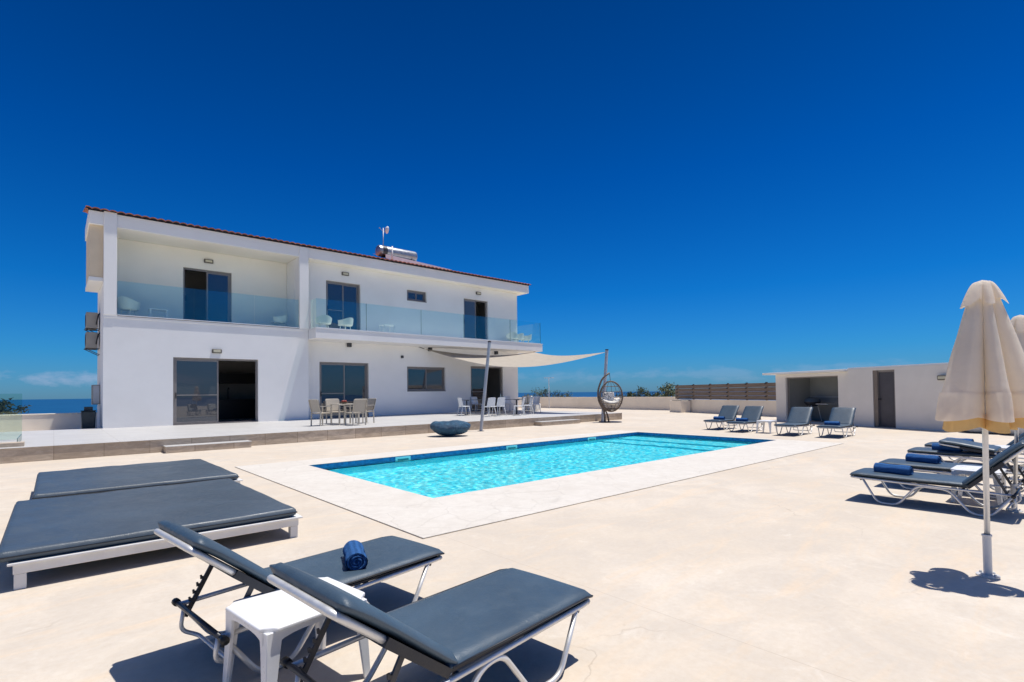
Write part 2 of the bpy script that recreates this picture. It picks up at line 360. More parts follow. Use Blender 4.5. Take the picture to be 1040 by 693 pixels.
# ------------------------------------------------------------------ mesh builder
class MB:
    def __init__(s): s.v = []; s.f = []
    def box(s, x0, x1, y0, y1, z0, z1, mat=None):
        b = len(s.v)
        pts = [(x, y, z) for z in (z0, z1) for y in (y0, y1) for x in (x0, x1)]
        if mat is not None: pts = [tuple(mat @ Vector(p)) for p in pts]
        s.v += pts
        for q in ((0, 2, 3, 1), (4, 5, 7, 6), (0, 1, 5, 4), (2, 6, 7, 3), (0, 4, 6, 2), (1, 3, 7, 5)):
            s.f.append(tuple(b + i for i in q))
        return s
    def bar(s, a, b_, w, h=None, up=(0, 0, 1)):
        a = Vector(a); b_ = Vector(b_); d = b_ - a; L = d.length; d.normalize()
        u = Vector(up)
        if abs(d.dot(u)) > 0.98: u = Vector((0, 1, 0))
        sx = d.cross(u).normalized(); uu = sx.cross(d).normalized(); h = h or w
        m = Matrix((sx, d, uu)).transposed().to_4x4(); m.translation = a
        return s.box(-w / 2, w / 2, 0, L, -h / 2, h / 2, m)
    def tube(s, pts, r, n=8, closed=False, r2=None):
        pts = [Vector(p) for p in pts]; k = len(pts); b = len(s.v)
        prev = None
        for i, p in enumerate(pts):
            if closed: t = (pts[(i + 1) % k] - pts[i - 1]).normalized()
            else: t = (pts[min(i + 1, k - 1)] - pts[max(i - 1, 0)]).normalized()
            if prev is None:
                u = Vector((0, 0, 1)) if abs(t.z) < 0.9 else Vector((1, 0, 0))
                a = t.cross(u).normalized()
            else:
                a = (prev - t * prev.dot(t)).normalized()
            prev = a; c = t.cross(a)
            rr = r if r2 is None else r + (r2 - r) * i / (k - 1)
            for j in range(n):
                th = 2 * math.pi * j / n
                s.v.append(tuple(p + a * (rr * math.cos(th)) + c * (rr * math.sin(th))))
        m = k if closed else k - 1
        for i in range(m):
            for j in range(n):
                i2 = (i + 1) % k; j2 = (j + 1) % n
                s.f.append((b + i * n + j, b + i * n + j2, b + i2 * n + j2, b + i2 * n + j))
        if not closed:
            s.f.append(tuple(b + j for j in range(n))[::-1]); s.f.append(tuple(b + (k - 1) * n + j for j in range(n)))
        return s
    def lathe(s, prof, n=24, c=(0, 0, 0), rf=None):
        b = len(s.v)
        for i, (r, z) in enumerate(prof):
            for j in range(n):
                th = 2 * math.pi * j / n
                q = r * (rf(th, i / (len(prof) - 1)) if rf else 1)
                s.v.append((c[0] + q * math.cos(th), c[1] + q * math.sin(th), c[2] + z))
        for i in range(len(prof) - 1):
            for j in range(n):
                j2 = (j + 1) % n
                s.f.append((b + i * n + j, b + i * n + j2, b + (i + 1) * n + j2, b + (i + 1) * n + j))
        return s
    def prism(s, poly, z0, z1):
        b = len(s.v); n = len(poly)
        s.v += [(x, y, z0) for x, y in poly] + [(x, y, z1) for x, y in poly]
        s.f.append(tuple(b + i for i in range(n))[::-1]); s.f.append(tuple(b + n + i for i in range(n)))
        for i in range(n): s.f.append((b + i, b + (i + 1) % n, b + n + (i + 1) % n, b + n + i))
        return s
    def quad(s, *p):
        b = len(s.v); s.v += [tuple(x) for x in p]; s.f.append(tuple(range(b, b + len(p)))); return s
    def grid(s, fn, nu, nv):
        b = len(s.v)
        for i in range(nu + 1):
            for j in range(nv + 1): s.v.append(tuple(fn(i / nu, j / nv)))
        for i in range(nu):
            for j in range(nv):
                a = b + i * (nv + 1) + j
                s.f.append((a, a + nv + 1, a + nv + 2, a + 1))
        return s
    def slab2d(s, xs, zs, solid, y0, y1, axis='xz'):
        """sheet of cells with thickness; solid(i,j) says which cells are filled; faces only where needed"""
        idx = {}
        def V(i, j, k):
            key = (i, j, k)
            if key not in idx:
                idx[key] = len(s.v)
                t = (y0, y1)[k]
                s.v.append((xs[i], t, zs[j]) if axis == 'xz' else (xs[i], zs[j], t))
            return idx[key]
        I, J = len(xs) - 1, len(zs) - 1
        S = lambda i, j: 0 <= i < I and 0 <= j < J and solid(i, j)
        for i in range(I):
            for j in range(J):
                if not S(i, j): continue
                s.f.append((V(i, j, 0), V(i + 1, j, 0), V(i + 1, j + 1, 0), V(i, j + 1, 0)))
                s.f.append((V(i, j, 1), V(i, j + 1, 1), V(i + 1, j + 1, 1), V(i + 1, j, 1)))
                if not S(i - 1, j): s.f.append((V(i, j, 0), V(i, j + 1, 0), V(i, j + 1, 1), V(i, j, 1)))
                if not S(i + 1, j): s.f.append((V(i + 1, j, 0), V(i + 1, j, 1), V(i + 1, j + 1, 1), V(i + 1, j + 1, 0)))
                if not S(i, j - 1): s.f.append((V(i, j, 0), V(i, j, 1), V(i + 1, j, 1), V(i + 1, j, 0)))
                if not S(i, j + 1): s.f.append((V(i, j + 1, 0), V(i + 1, j + 1, 0), V(i + 1, j + 1, 1), V(i, j + 1, 1)))
        return s
    def wall(s, x0, x1, z0, z1, y0, y1, holes):
        xs = sorted({x0, x1, *[h[0] for h in holes], *[h[1] for h in holes]})
        zs = sorted({z0, z1, *[h[2] for h in holes], *[h[3] for h in holes]})
        def solid(i, j):
            cx, cz = (xs[i] + xs[i + 1]) / 2, (zs[j] + zs[j + 1]) / 2
            return not any(h[0] < cx < h[1] and h[2] < cz < h[3] for h in holes)
        return s.slab2d(xs, zs, solid, y0, y1)
    def build(s, name, mat, parent=None, smooth=False, bevel=0, seg=2, loc=None, rotz=None, sub=0, angle=None):
        me = bpy.data.meshes.new(name); me.from_pydata(s.v, [], s.f); me.validate(); me.update()
        if isinstance(mat, str): mat = M[mat]
        me.materials.append(mat)
        import bmesh
        bm = bmesh.new(); bm.from_mesh(me); bmesh.ops.recalc_face_normals(bm, faces=bm.faces); bm.to_mesh(me); bm.free()
        if smooth:
            for p in me.polygons: p.use_smooth = True
            if angle: me.set_sharp_from_angle(angle=R(angle))
        o = bpy.data.objects.new(name, me); col.objects.link(o)
        if parent is not None: o.parent = parent
        if loc is not None: o.location = loc
        if rotz is not None: o.rotation_euler = (0, 0, rotz)
        if bevel:
            b = o.modifiers.new('bevel', 'BEVEL'); b.width = bevel; b.segments = seg; b.limit_method = 'ANGLE'; b.angle_limit = R(40)
            if not smooth:
                for p in me.polygons: p.use_smooth = True
                me.set_sharp_from_angle(angle=R(50))
                b.harden_normals = False
        if sub:
            q = o.modifiers.new('sub', 'SUBSURF'); q.levels = sub; q.render_levels = sub
        return o

def empty(name, loc=(0, 0, 0), rotz=0):
    o = bpy.data.objects.new(name, None); o.empty_display_size = 0.2; col.objects.link(o)
    o.location = loc; o.rotation_euler = (0, 0, rotz); return o
def tag(o, label=None, cat=None, group=None, kind=None):
    if label: o['label'] = label
    if cat: o['category'] = cat
    if group: o['group'] = group
    if kind: o['kind'] = kind
    return o
def thing(name, label, cat, loc=(0, 0, 0), rotz=0, group=None):
    return tag(empty(name, loc, rotz), label, cat, group)
CH = {}
def copy_tree(o, parent=None):
    c = o.copy(); col.objects.link(c)
    if parent is not None: c.parent = parent
    for ch in [x for x in list(bpy.data.objects) if x.parent == o]: copy_tree(ch, c)
    return c
def rcurve(pts, r=0.05, n=5):
    """polyline with rounded corners"""
    pts = [Vector(p) for p in pts]; out = [pts[0]]
    for i in range(1, len(pts) - 1):
        a, b, c = pts[i - 1], pts[i], pts[i + 1]
        d1 = (a - b); d2 = (c - b); k = min(r, d1.length * 0.45, d2.length * 0.45)
        p0 = b + d1.normalized() * k; p1 = b + d2.normalized() * k
        for j in range(n + 1):
            t = j / n; out.append(p0 * (1 - t) ** 2 + b * (2 * t * (1 - t)) + p1 * t * t)
    out.append(pts[-1]); return out

# ------------------------------------------------------------------ camera
f_px, pitch, roll, sh, yaw = 527.638, R(1.2673), R(-0.7164), 40.602, R(48.602)
fw = Vector((math.cos(yaw) * math.cos(pitch), math.sin(yaw) * math.cos(pitch), math.sin(pitch)))
rt = Vector((math.sin(yaw), -math.cos(yaw), 0)); up = rt.cross(fw)
r2 = math.cos(roll) * rt + math.sin(roll) * up; u2 = -math.sin(roll) * rt + math.cos(roll) * up
cd = bpy.data.cameras.new('camera'); cam = bpy.data.objects.new('camera', cd); col.objects.link(cam)
mw = Matrix((r2, u2, -fw)).transposed().to_4x4(); mw.translation = (0, 0, 1.4); cam.matrix_world = mw
cd.sensor_width = 36; cd.lens = f_px / 1040 * 36; cd.shift_y = sh / 1040; cd.clip_end = 60000; cd.clip_start = 0.05
scene.camera = cam
CAMP = Vector((0, 0, 1.4))
def ray(u, v): return fw + r2 * ((u - 520) / f_px) - u2 * ((v - 346.5 - sh) / f_px)
def on_line(u, v, P, D):
    """point of vertical plane through P (2D) with direction D seen at photo pixel"""
    d = ray(u, v); det = d.x * (-D[1]) + d.y * D[0]
    t = (P[0] * (-D[1]) + P[1] * D[0]) / det
    return Vector((d.x * t, d.y * t, 1.4 + d.z * t))

# ------------------------------------------------------------------ light
sv = Vector((0.26, -0.11, 1.0)).normalized()
sl = bpy.data.lights.new('sun', 'SUN'); so = bpy.data.objects.new('sun', sl); col.objects.link(so)
sl.energy = 4.9; sl.angle = R(0.5); sl.color = (1.0, 0.955, 0.89)
so.rotation_euler = sv.to_track_quat('Z', 'Y').to_euler(); so.location = (0, 0, 30)
w = bpy.data.worlds.new('World'); scene.world = w; w.use_nodes = True
nt = w.node_tree; bg = nt.nodes['Background']; bg.inputs['Strength'].default_value = 0.1
sky = nt.nodes.new('ShaderNodeTexSky'); sky.sky_type = 'NISHITA'; sky.sun_disc = False
sky.sun_elevation = math.asin(sv.z); sky.sun_rotation = math.atan2(sv.x, sv.y)
sky.altitude = 200; sky.air_density = 1.0; sky.dust_density = 0.4; sky.ozone_density = 3.0
tc = nt.nodes.new('ShaderNodeTexCoord')
sx = nt.nodes.new('ShaderNodeSeparateXYZ'); nt.links.new(tc.outputs['Generated'], sx.inputs[0])
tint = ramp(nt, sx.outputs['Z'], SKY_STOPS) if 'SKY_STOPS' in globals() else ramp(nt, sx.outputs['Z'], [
    (0.0, (0.20, 0.50, 0.98)), (0.07, (0.09, 0.50, 1.0)), (0.18, (0.02, 0.43, 0.97)), (0.38, (0.0, 0.315, 0.84)), (0.62, (0.0, 0.215, 0.57)), (0.80, (0.45, 0.62, 0.88)), (1.0, (2.0, 1.85, 1.7))])  # overhead stops, out of view, raised to fill the shadows
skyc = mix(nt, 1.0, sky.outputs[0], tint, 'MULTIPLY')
# low bank of haze cloud over the sea
mp = nt.nodes.new('ShaderNodeMapping'); mp.inputs['Scale'].default_value = (1, 1, 2.6)
nt.links.new(tc.outputs['Generated'], mp.inputs[0])
cn = noise(nt, mp.outputs[0], 14, 8, 0.62, 0.2)
hgt = math_(nt, 'SUBTRACT', cn, math_(nt, 'MULTIPLY', math_(nt, 'ABSOLUTE', math_(nt, 'SUBTRACT', sx.outputs['Z'], 0.027)), 13.0))
cf = ramp(nt, hgt, [(0.36, 0.0), (0.52, 0.55)])
side = ramp(nt, sx.outputs['X'], [(0.05, 1.0), (0.35, 0.35)])
cf = math_(nt, 'MULTIPLY', cf, side)
skyc = mix(nt, cf, skyc, (3.6, 4.6, 6.6))
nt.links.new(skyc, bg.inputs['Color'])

scene.view_settings.view_transform = 'Standard'; scene.view_settings.look = 'None'; scene.view_settings.exposure = 0
scene.cycles.max_bounces = 8; scene.cycles.transparent_max_bounces = 16
scene.cycles.caustics_refractive = True; scene.cycles.caustics_reflective = False
scene.cycles.use_denoising = True

# ================================================================== SETTING
PX0, PX1, PY0, PY1 = 3.78, 14.82, 5.90, 10.42            # pool
xs = [-45, PX0, PX1, 36.0]; ys = [-40, PY0, PY1, 36.0]
g = MB().slab2d(xs, ys, lambda i, j: not (i == 1 and j == 1), 0.0, -0.4, 'xy').build('ground', 'ground'); tag(g, kind='structure')

def hill(u, v):
    x = -300 + 620 * u; y = -120 + 440 * v
    d = max(0.0, max(abs(x - 0) - 36, abs(y - 0) - 36))
    z = -1.3 - 0.02 * d - 0.8 * mnoise.noise(Vector((x * 0.03, y * 0.03, 0)))
    if d == 0: z = -6.0
    if d > 140: z -= (d - 140) * 0.5
    return (x, y, min(z, -0.6))
tag(MB().grid(hill, 90, 70).build('hillside', 'earth', smooth=True), kind='structure')
tag(MB().quad((-45000, -45000, -60), (45000, -45000, -60), (45000, 45000, -60), (-45000, 45000, -60)).build('sea', 'sea'), kind='structure')

# coping
cx0, cx1, cy0, cy1 = 2.67, 15.0, 4.35, 11.3
tag(MB().slab2d([cx0, PX0 + 0.0, PX1, cx1], [cy0, PY0, PY1, cy1], lambda i, j: not (i == 1 and j == 1), 0.014, 0.003, 'xy')
    .build('pool_coping', 'coping', bevel=0.004), kind='structure')
# basin
zw = -0.075
b = MB()
D = -1.15
b.quad((PX0, PY0, D), (PX1, PY0, D), (PX1, PY1, D), (PX0, PY1, D))
for (a, c) in (((PX0, PY0), (PX1, PY0)), ((PX1, PY0), (PX1, PY1)), ((PX1, PY1), (PX0, PY1)), ((PX0, PY1), (PX0, PY0))):
    b.quad((a[0], a[1], D), (c[0], c[1], D), (c[0], c[1], -0.30), (a[0], a[1], -0.30))
basin = tag(b.build('pool_basin', 'mosaic'), kind='structure')
b = MB(); e = 0.004
b.slab2d([PX0 - 0.02, PX0 + e, PX1 - e, PX1 + 0.02], [PY0 - 0.02, PY0 + e, PY1 - e, PY1 + 0.02], lambda i, j: not (i == 1 and j == 1), 0.0, -0.30, 'xy')
b.build('waterline_band', 'mosaic_dark', basin)
b = MB(); b.box(13.75, PX1 - 0.003, PY0 + 0.003, PY1 - 0.003, D + 0.003, -0.62); b.box(12.95, 13.75, PY0 + 0.003, PY1 - 0.003, D + 0.003, -0.9)
b.build('entry_step', 'mosaic', basin, bevel=0.01)
for px in (409, 519.5, 601):
    P = on_line(px, 468, (0, PY1), (1, 0)); x = P.x
    s_ = MB().wall(x - 0.19, x + 0.19, -0.30, -0.012, PY1 - 0.022, PY1 - 0.001, [(x - 0.14, x + 0.14, -0.25, -0.05)]).build('skimmer', 'skimmer', basin)
    MB().box(x - 0.14, x + 0.14, PY1 - 0.012, PY1 - 0.002, -0.25, -0.05).build('flap', 'skimmer_in', s_)

def wavef(x, y):
    return 0.005 * mnoise.noise(Vector((x * 1.2, y * 1.2, 0))) + 0.0055 * mnoise.noise(Vector((x * 3.6, y * 3.6, 4))) + 0.0026 * mnoise.noise(Vector((x * 9.5, y * 9.5, 9)))
nu, nv = 460, 190
tag(MB().grid(lambda u, v: (PX0 + 0.004 + (PX1 - PX0 - 0.008) * u, PY0 + 0.004 + (PY1 - PY0 - 0.008) * v, zw + wavef(PX0 + 11 * u, PY0 + 4.5 * v)), nu, nv)
    .build('pool_water', 'water', smooth=True), kind='structure')
wm = bpy.data.objects['pool_water'].data
if wm.polygons[0].normal.z < 0: wm.flip_normals()

sl.cycles.is_caustics_light = True
bpy.data.objects['pool_water'].cycles.is_caustics_caster = True
for o_ in [basin] + [x for x in bpy.data.objects if x.parent == basin]: o_.cycles.is_caustics_receiver = True
# terrace
TZ = 0.33; TY = 15.73
ter = tag(MB().box(-9, 21.1, TY, 23.45, 0.002, TZ - 0.012).build('terrace', 'riser'), kind='structure')
MB().box(-9, 21.12, TY - 0.02, 23.44, TZ - 0.011, TZ).build('paving', 'terrace', ter, bevel=0.003)
for (xa, xb, nm) in ((2.08, 4.03, 'left'), (15.1, 17.5, 'right')):
    st = MB().box(xa, xb, TY - 0.42, TY - 0.003, 0.002, 0.152).build('terrace_step', 'riser')
    MB().box(xa - 0.01, xb + 0.01, TY - 0.43, TY - 0.004, 0.153, 0.17).build('tread', 'terrace', st, bevel=0.003)
    tag(st, 'low stone step in front of the terrace below the big sliding door' if nm == 'left' else 'low stone step in front of the terrace beside the hanging egg chair', 'step', 'steps up to the terrace')

# ================================================================== VILLA
YF, YR, YL = 22.9, 23.5, 24.5
villa = thing('villa', 'white two storey villa with balconies, red tiled roof and glass railings', 'house', (0, 0, 0))
ld = (3.33, 6.29, TZ, 2.88)                                         # ground door left
doorL2 = (3.90, 5.68, 4.30, 6.66)                                   # upper door left (in loggia)
gd1 = (9.05, 11.45, TZ, 2.91); gwin = (13.56, 15.92, 1.54, 2.80); gd3 = (17.62, 20.0, TZ, 2.92)
ud1 = (9.37, 11.05, 4.30, 6.69); uwin = (13.59, 14.76, 6.23, 6.77); ud2 = (17.19, 18.92, 4.30, 6.72)
MB().wall(1.27, 8.34, TZ, 4.29, YF, YF + 0.28, [ld]).build('wall', 'wall', villa)
MB().wall(8.341, 21.2, TZ, 3.86, YR, YR + 0.28, [gd1, gwin, gd3]).build('wall', 'wall', villa)
MB().wall(7.95, 21.2, 4.27, 7.42, YR + 0.001, YR + 0.281, [ud1, uwin, ud2]).build('wall', 'wall', villa)
MB().wall(1.64, 7.95, 4.25, 7.42, YL, YL + 0.28, [doorL2]).build('wall', 'wall_in', villa)
# side walls
b = MB(); b.box(8.09, 8.338, YF + 0.28, YR + 0.3, TZ, 3.86); b.box(20.92, 21.199, YR + 0.282, 32, TZ, 7.42)
b.box(1.271, 1.55, YF + 0.282, 25.9, 0.0, 4.249); b.box(1.271, 1.639, YF + 0.36, 25.9, 4.25, 7.42); b.box(1.272, 2.6, 25.9, 26.1, 0, 7.42); b.box(2.4, 2.6, 26.1, 32, 0, 7.42)
b.box(2.4, 21.19, 32, 32.2, 0, 7.42)
b.build('side_wall', 'wall', villa)
b = MB(); b.box(1.27, 1.64, YF - 0.05, YF + 0.35, 4.29, 7.93); b.build('column', 'wall', villa, bevel=0.01)
b = MB(); b.box(7.95, 8.34, YF - 0.05, YF + 0.35, 4.29, 7.86); b.build('column', 'wall', villa, bevel=0.01)
b = MB(); b.box(7.96, 8.20, YF + 0.35, YL + 0.1, 4.26, 7.418); b.build('loggia_side_wall', 'wall', villa)
# slabs
lf = MB().box(1.28, 8.33, YF - 0.02, YL + 0.1, 4.20, 4.292).build('loggia_floor', 'wall', villa, bevel=0.006)
slab = MB().box(8.35, 21.95, 22.1, YR - 0.001, 3.83, 4.25).build('balcony_slab', 'wall', villa, bevel=0.008)
MB().box(1.66, 7.94, YF - 0.032, YF - 0.021, 4.27, 4.293).build('painted_shadow_line', 'frame', lf)  # dark strip painted in as the shadow line under the edging
MB().box(1.66, 7.94, YF - 0.045, YF + 0.019, 4.294, 4.322).build('slab_edging', 'white_plastic', lf)
MB().box(8.33, 21.97, 22.08, YR - 0.002, 4.252, 4.282).build('slab_edging', 'white_plastic', slab)
MB().box(21.2, 21.95, YR, 26, 3.83, 4.25).build('balcony_slab', 'wall', villa, bevel=0.008)
# fascia, soffit
b = MB(); b.box(0.86, 21.64, YF, YF + 0.12, 7.42, 7.88); b.box(0.86, 0.98, YF + 0.12, 25.7, 7.42, 7.88); b.box(2.2, 2.32, 25.7, 32.8, 7.42, 7.88); b.box(21.52, 21.64, YF + 0.12, 32.8, 7.42, 7.88)
b.build('fascia', 'wall', villa, bevel=0.01)
MB().box(0.99, 21.51, YF + 0.121, 25.7, 7.425, 7.5).box(2.33, 21.51, 25.701, 32.6, 7.425, 7.5).build('soffit', 'wall_in', villa)
# bay on the left flank
bay = MB().box(0.895, 1.268, 23.06, 25.6, 5.60, 7.419).build('side_bay', 'wall_bay', villa)
MB().box(0.875, 1.267, 23.03, 25.64, 5.47, 5.599).build('bay_base', 'wall', bay)
# roof of barrel tiles
def roof(u, v):
    x = X0 + (21.72 - X0) * u; s = V0 + (V1 - V0) * v
    y = YF - 0.14 + 5.6 * s
    z = 7.90 + 1.12 * s + 0.052 * abs(math.sin((x) * math.pi / 0.235)) ** 0.7 + 0.02 * ((s * 13) % 1.0 < 0.5)
    return (x, y, z)
X0, V0, V1 = 0.78, 0.0, 0.52
rf = MB().grid(roof, 20 * 45, 7)
X0, V0, V1 = 2.14, 0.52, 1.0
rf = rf.grid(roof, 20 * 42, 7).build('roof', 'terra', villa, smooth=False)
def roofb(u, v):
    x = 2.14 + 19.58 * u; return (x, YF - 0.14 + 5.6 + 5.2 * v, 9.02 - 1.04 * v + 0.045 * abs(math.sin(x * math.pi / 0.235)))
MB().grid(roofb, 20 * 20, 4).build('rear_slope', 'terra', rf)
def roofz0(x): return 7.90 + 0.052 * abs(math.sin(x * math.pi / 0.235)) ** 0.7
MB().grid(lambda u, v: (0.78 + 20.94 * u, YF - 0.142, roofz0(0.78 + 20.94 * u) + 0.006 - 0.026 * v), 900, 1).build('tile_lip', 'terra', rf)
MB().grid(lambda u, v: (0.78 + 20.94 * u, YF - 0.12, roofz0(0.78 + 20.94 * u) - 0.002 - (roofz0(0.78 + 20.94 * u) - 7.89) * v), 900, 1).build('eave_hollow_shade', 'dark_counter', rf)  # near-black sheet standing in for shade in the hollows under the tiles
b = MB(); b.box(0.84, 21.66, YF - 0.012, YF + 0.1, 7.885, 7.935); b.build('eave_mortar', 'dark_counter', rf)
tagl = []

# windows, doors
def sliding(kind, rect, yf, parent, slide='none', handle=True, rail=True, panes=('pane', 'pane'), dark_right=False):
    x0, x1, z0, z1 = rect; fw_ = 0.07; y0 = yf + 0.10; y1 = yf + 0.17
    fr = MB().wall(x0, x1, z0, z1, y0, y1, [(x0 + fw_, x1 - fw_, z0 + 0.04, z1 - fw_)]).build(kind, 'frame', parent, bevel=0.004)
    xm = (x0 + x1) / 2
    def leaf(a, c, yy, pn, r=True):
        lz0, lz1 = z0 + 0.045, z1 - fw_ - 0.004
        holes = []
        zr = z0 + (z1 - z0) * 0.44
        if r and rail: holes = [(a + 0.055, c - 0.055, lz0 + 0.06, zr - 0.02), (a + 0.055, c - 0.055, zr + 0.02, lz1 - 0.055)]
        else: holes = [(a + 0.055, c - 0.055, lz0 + 0.06, lz1 - 0.055)]
        lf_ = MB().wall(a, c, lz0, lz1, yy, yy + 0.04, holes).build('sash', 'frame', fr, bevel=0.003)
        MB().box(a + 0.05, c - 0.05, yy + 0.015, yy + 0.025, lz0 + 0.05, lz1 - 0.05).build('pane', pn, fr)
    if slide == 'none':
        leaf(x0 + fw_ + 0.002, xm + 0.04, y0 + 0.005, panes[0]); leaf(xm - 0.03, x1 - fw_ - 0.002, y0 + 0.055, panes[1], False)
    elif slide == 'right_open':
        leaf(x0 + fw_ + 0.002, xm + 0.05, y0 + 0.005, panes[0]); leaf(x0 + fw_ + 0.05, xm + 0.03, y0 + 0.055, panes[1], False)
    elif slide == 'left_open':
        leaf(xm - 0.04, x1 - fw_ - 0.002, y0 + 0.005, panes[1])
    if handle: MB().bar((x0 + fw_ + 0.03, y0 - 0.02, z0 + 1.0), (x0 + fw_ + 0.03, y0 - 0.02, z0 + 1.22), 0.025).build('handle', 'black', fr)
    b = MB(); b.box(x0 + 0.002, x1 - 0.002, yf - 0.012, yf + 0.10, z0 - 0.03 if z0 > 1 and z0 < 3 or z0 > 5 else z0, z0 + 0.012); b.build('sill', 'frame', fr)
    return fr
sliding('sliding_door', ld, YF, villa, 'right_open', panes=('pane_screen', 'pane'))
sliding('sliding_door', gd1, YR, villa, 'none', panes=('pane', 'pane'))
sliding('window', gwin, YR, villa, 'none', handle=False, rail=False, panes=('pane', 'pane_screen'))
sliding('sliding_door', gd3, YR, villa, 'right_open', panes=('pane', 'pane'))
sliding('sliding_door', doorL2, YL, villa, 'left_open', rail=False)
sliding('sliding_door', ud1, YR, villa, 'none', rail=True)
sliding('window', uwin, YR, villa, 'none', handle=False, rail=False, panes=('pane', 'pane'))
sliding('sliding_door', ud2, YR, villa, 'right_open', rail=False, panes=('pane_screen', 'pane'))
# dark rooms behind the open doors
def room(x0, x1, z0, z1, y0, d):
    b = MB()
    b.quad((x0, y0, z0), (x1, y0, z0), (x1, y0 + d, z0), (x0, y0 + d, z0)); b.quad((x0, y0, z1), (x1, y0, z1), (x1, y0 + d, z1), (x0, y0 + d, z1))
    b.quad((x0, y0 + d, z0), (x1, y0 + d, z0), (x1, y0 + d, z1), (x0, y0 + d, z1))
    b.quad((x0, y0, z0), (x0, y0 + d, z0), (x0, y0 + d, z1), (x0, y0, z1)); b.quad((x1, y0, z0), (x1, y0 + d, z0), (x1, y0 + d, z1), (x1, y0, z1))
    return b.build('room', 'dark_in', villa)
rm = room(1.9, 8.0, TZ + 0.004, 3.6, YF + 0.29, 5.2)
b = MB(); b.box(3.0, 7.6, 26.6, 27.3, TZ + 0.01, 1.25); b.box(4.9, 7.8, 27.6, 28.0, 2.0, 2.5); b.tube(rcurve([(6.05, 26.8, 1.25), (6.05, 26.8, 1.75), (6.05, 26.65, 1.8), (6.05, 26.6, 1.7)], 0.05), 0.02)
b.build('kitchen_counter', 'dark_counter', rm)
room(9.0, 20.8, TZ + 0.004, 3.6, YR + 0.29, 3.5); room(9.0, 20.8, 4.33, 7.2, YR + 0.29, 3.0); room(3.0, 7.6, 4.33, 7.2, YL + 0.29, 3.0)
# wall lamps and small spotlights
def wall_lamp(x, y, z):
    l = MB().box(x - 0.17, x + 0.17, y - 0.09, y - 0.001, z - 0.08, z + 0.08).build('wall_lamp', 'lamp', villa, bevel=0.02)
    MB().box(x - 0.125, x + 0.125, y - 0.10, y - 0.088, z - 0.045, z + 0.045).build('lens', 'lamp_glass', l, bevel=0.004)
for a in ((4.77, YF, 3.16), (4.8, YL, 7.02), (10.28, YR, 7.09), (18.2, YR, 7.1)): wall_lamp(*a)
for (x, z, s_) in ((10.44, 3.74, 0.09), (14.9, 3.74, 0.09), (19.44, 3.74, 0.09), (13.26, 3.28, 0.06)):
    MB().box(x - s_, x + s_, YR - 2 * s_ + 0.02, YR - 0.001, z - s_ * 1.1, z + s_ * 1.1).build('spotlight', 'dark_metal', villa, bevel=0.01)
# glass balustrades
bl = MB().box(1.66, 7.94, YF + 0.02, YF + 0.06, 4.293, 4.33).build('balustrade', 'alu', villa)
for (a, c) in ((1.66, 4.0), (4.012, 6.15), (6.162, 7.94)):
    MB().box(a, c, YF + 0.034, YF + 0.046, 4.30, 5.53).build('glass_panel', 'balustrade_glass', bl)
bl = MB().box(8.42, 21.85, 22.16, 22.20, 4.283, 4.315).build('balustrade', 'alu', villa)
for (a, c) in ((8.42, 10.7), (10.715, 13.6), (13.615, 16.2), (16.215, 19.45), (19.465, 21.85)):
    MB().box(a, c, 22.174, 22.186, 4.29, 5.55).build('glass_panel', 'balustrade_glass', bl)
    MB().box(c + 0.001, c + 0.013, 22.17, 22.19, 4.29, 5.55).build('glass_joint', 'glass_edge', bl)
MB().box(8.42, 8.432, 22.187, 22.84, 4.29, 5.55).build('glass_panel', 'balustrade_glass', bl)
MB().box(21.838, 21.85, 22.187, 25.9, 4.29, 5.55).build('glass_panel', 'balustrade_glass', bl)

# solar water heater and dish on the roof
def roofz(y): return 7.95 + 0.2 * (y - YF + 0.14)
sh_ = thing('solar_water_heater', 'stainless cylinder solar water heater standing on the tiled roof', 'water heater', (13.3, 24.0, roofz(24.0)))
b = MB(); zc = 0.46
b.lathe([(0.0, -1.1), (0.22, -1.1), (0.27, -1.06), (0.285, -0.98), (0.285, 0.98), (0.27, 1.06), (0.22, 1.1), (0.0, 1.1)], 24)
b.v = [(z, y, x + zc) for (x, y, z) in b.v]
b.build('tank', 'steel', sh_, smooth=True, angle=40)
b = MB(); b.lathe([(0.29, -0.9), (0.295, -0.66)], 24); b.v = [(z, y, x + zc) for (x, y, z) in b.v]; b.build('strap', 'dark_metal', sh_, smooth=True)
b = MB()
for x in (-0.75, 0.75):
    for y in (-0.22, 0.22): b.bar((x, y, 0), (x, y * 0.8, 0.4), 0.04)
    b.bar((x, -0.25, 0.3), (x, 0.25, 0.3), 0.04)
b.build('stand', 'dark_metal', sh_)
b = MB(); b.quad((-0.9, -0.5, 0.20), (-0.9, 0.9, 0.5), (3.1, 0.9, 0.30), (3.1, -0.5, 0.0)); b.quad((-0.9, -0.5, 0.0), (-0.9, 0.9, 0.44), (3.1, 0.9, 0.24), (3.1, -0.5, -0.2))
b.quad((-0.9, -0.5, 0.20), (3.1, -0.5, 0.0), (3.1, -0.5, -0.2), (-0.9, -0.5, 0.0)); b.build('collector', 'solar', sh_)
pl = tag(MB().tube([(12.55, 23.1, 7.98), (12.55, 23.1, 8.72)], 0.04, 8).build('vent_pipe', 'white_paint', smooth=True), 'thin white vent pipe in front of the roof water tank', 'pipe')
dm = thing('satellite_dish', 'small white satellite dish on a thin mast above the roof', 'satellite dish', (12.85, 24.6, roofz(24.6)))
b = MB().tube([(0, 0, 0), (0, 0, 1.75)], 0.022, 8).build('mast', 'grey_mast', dm, smooth=True)
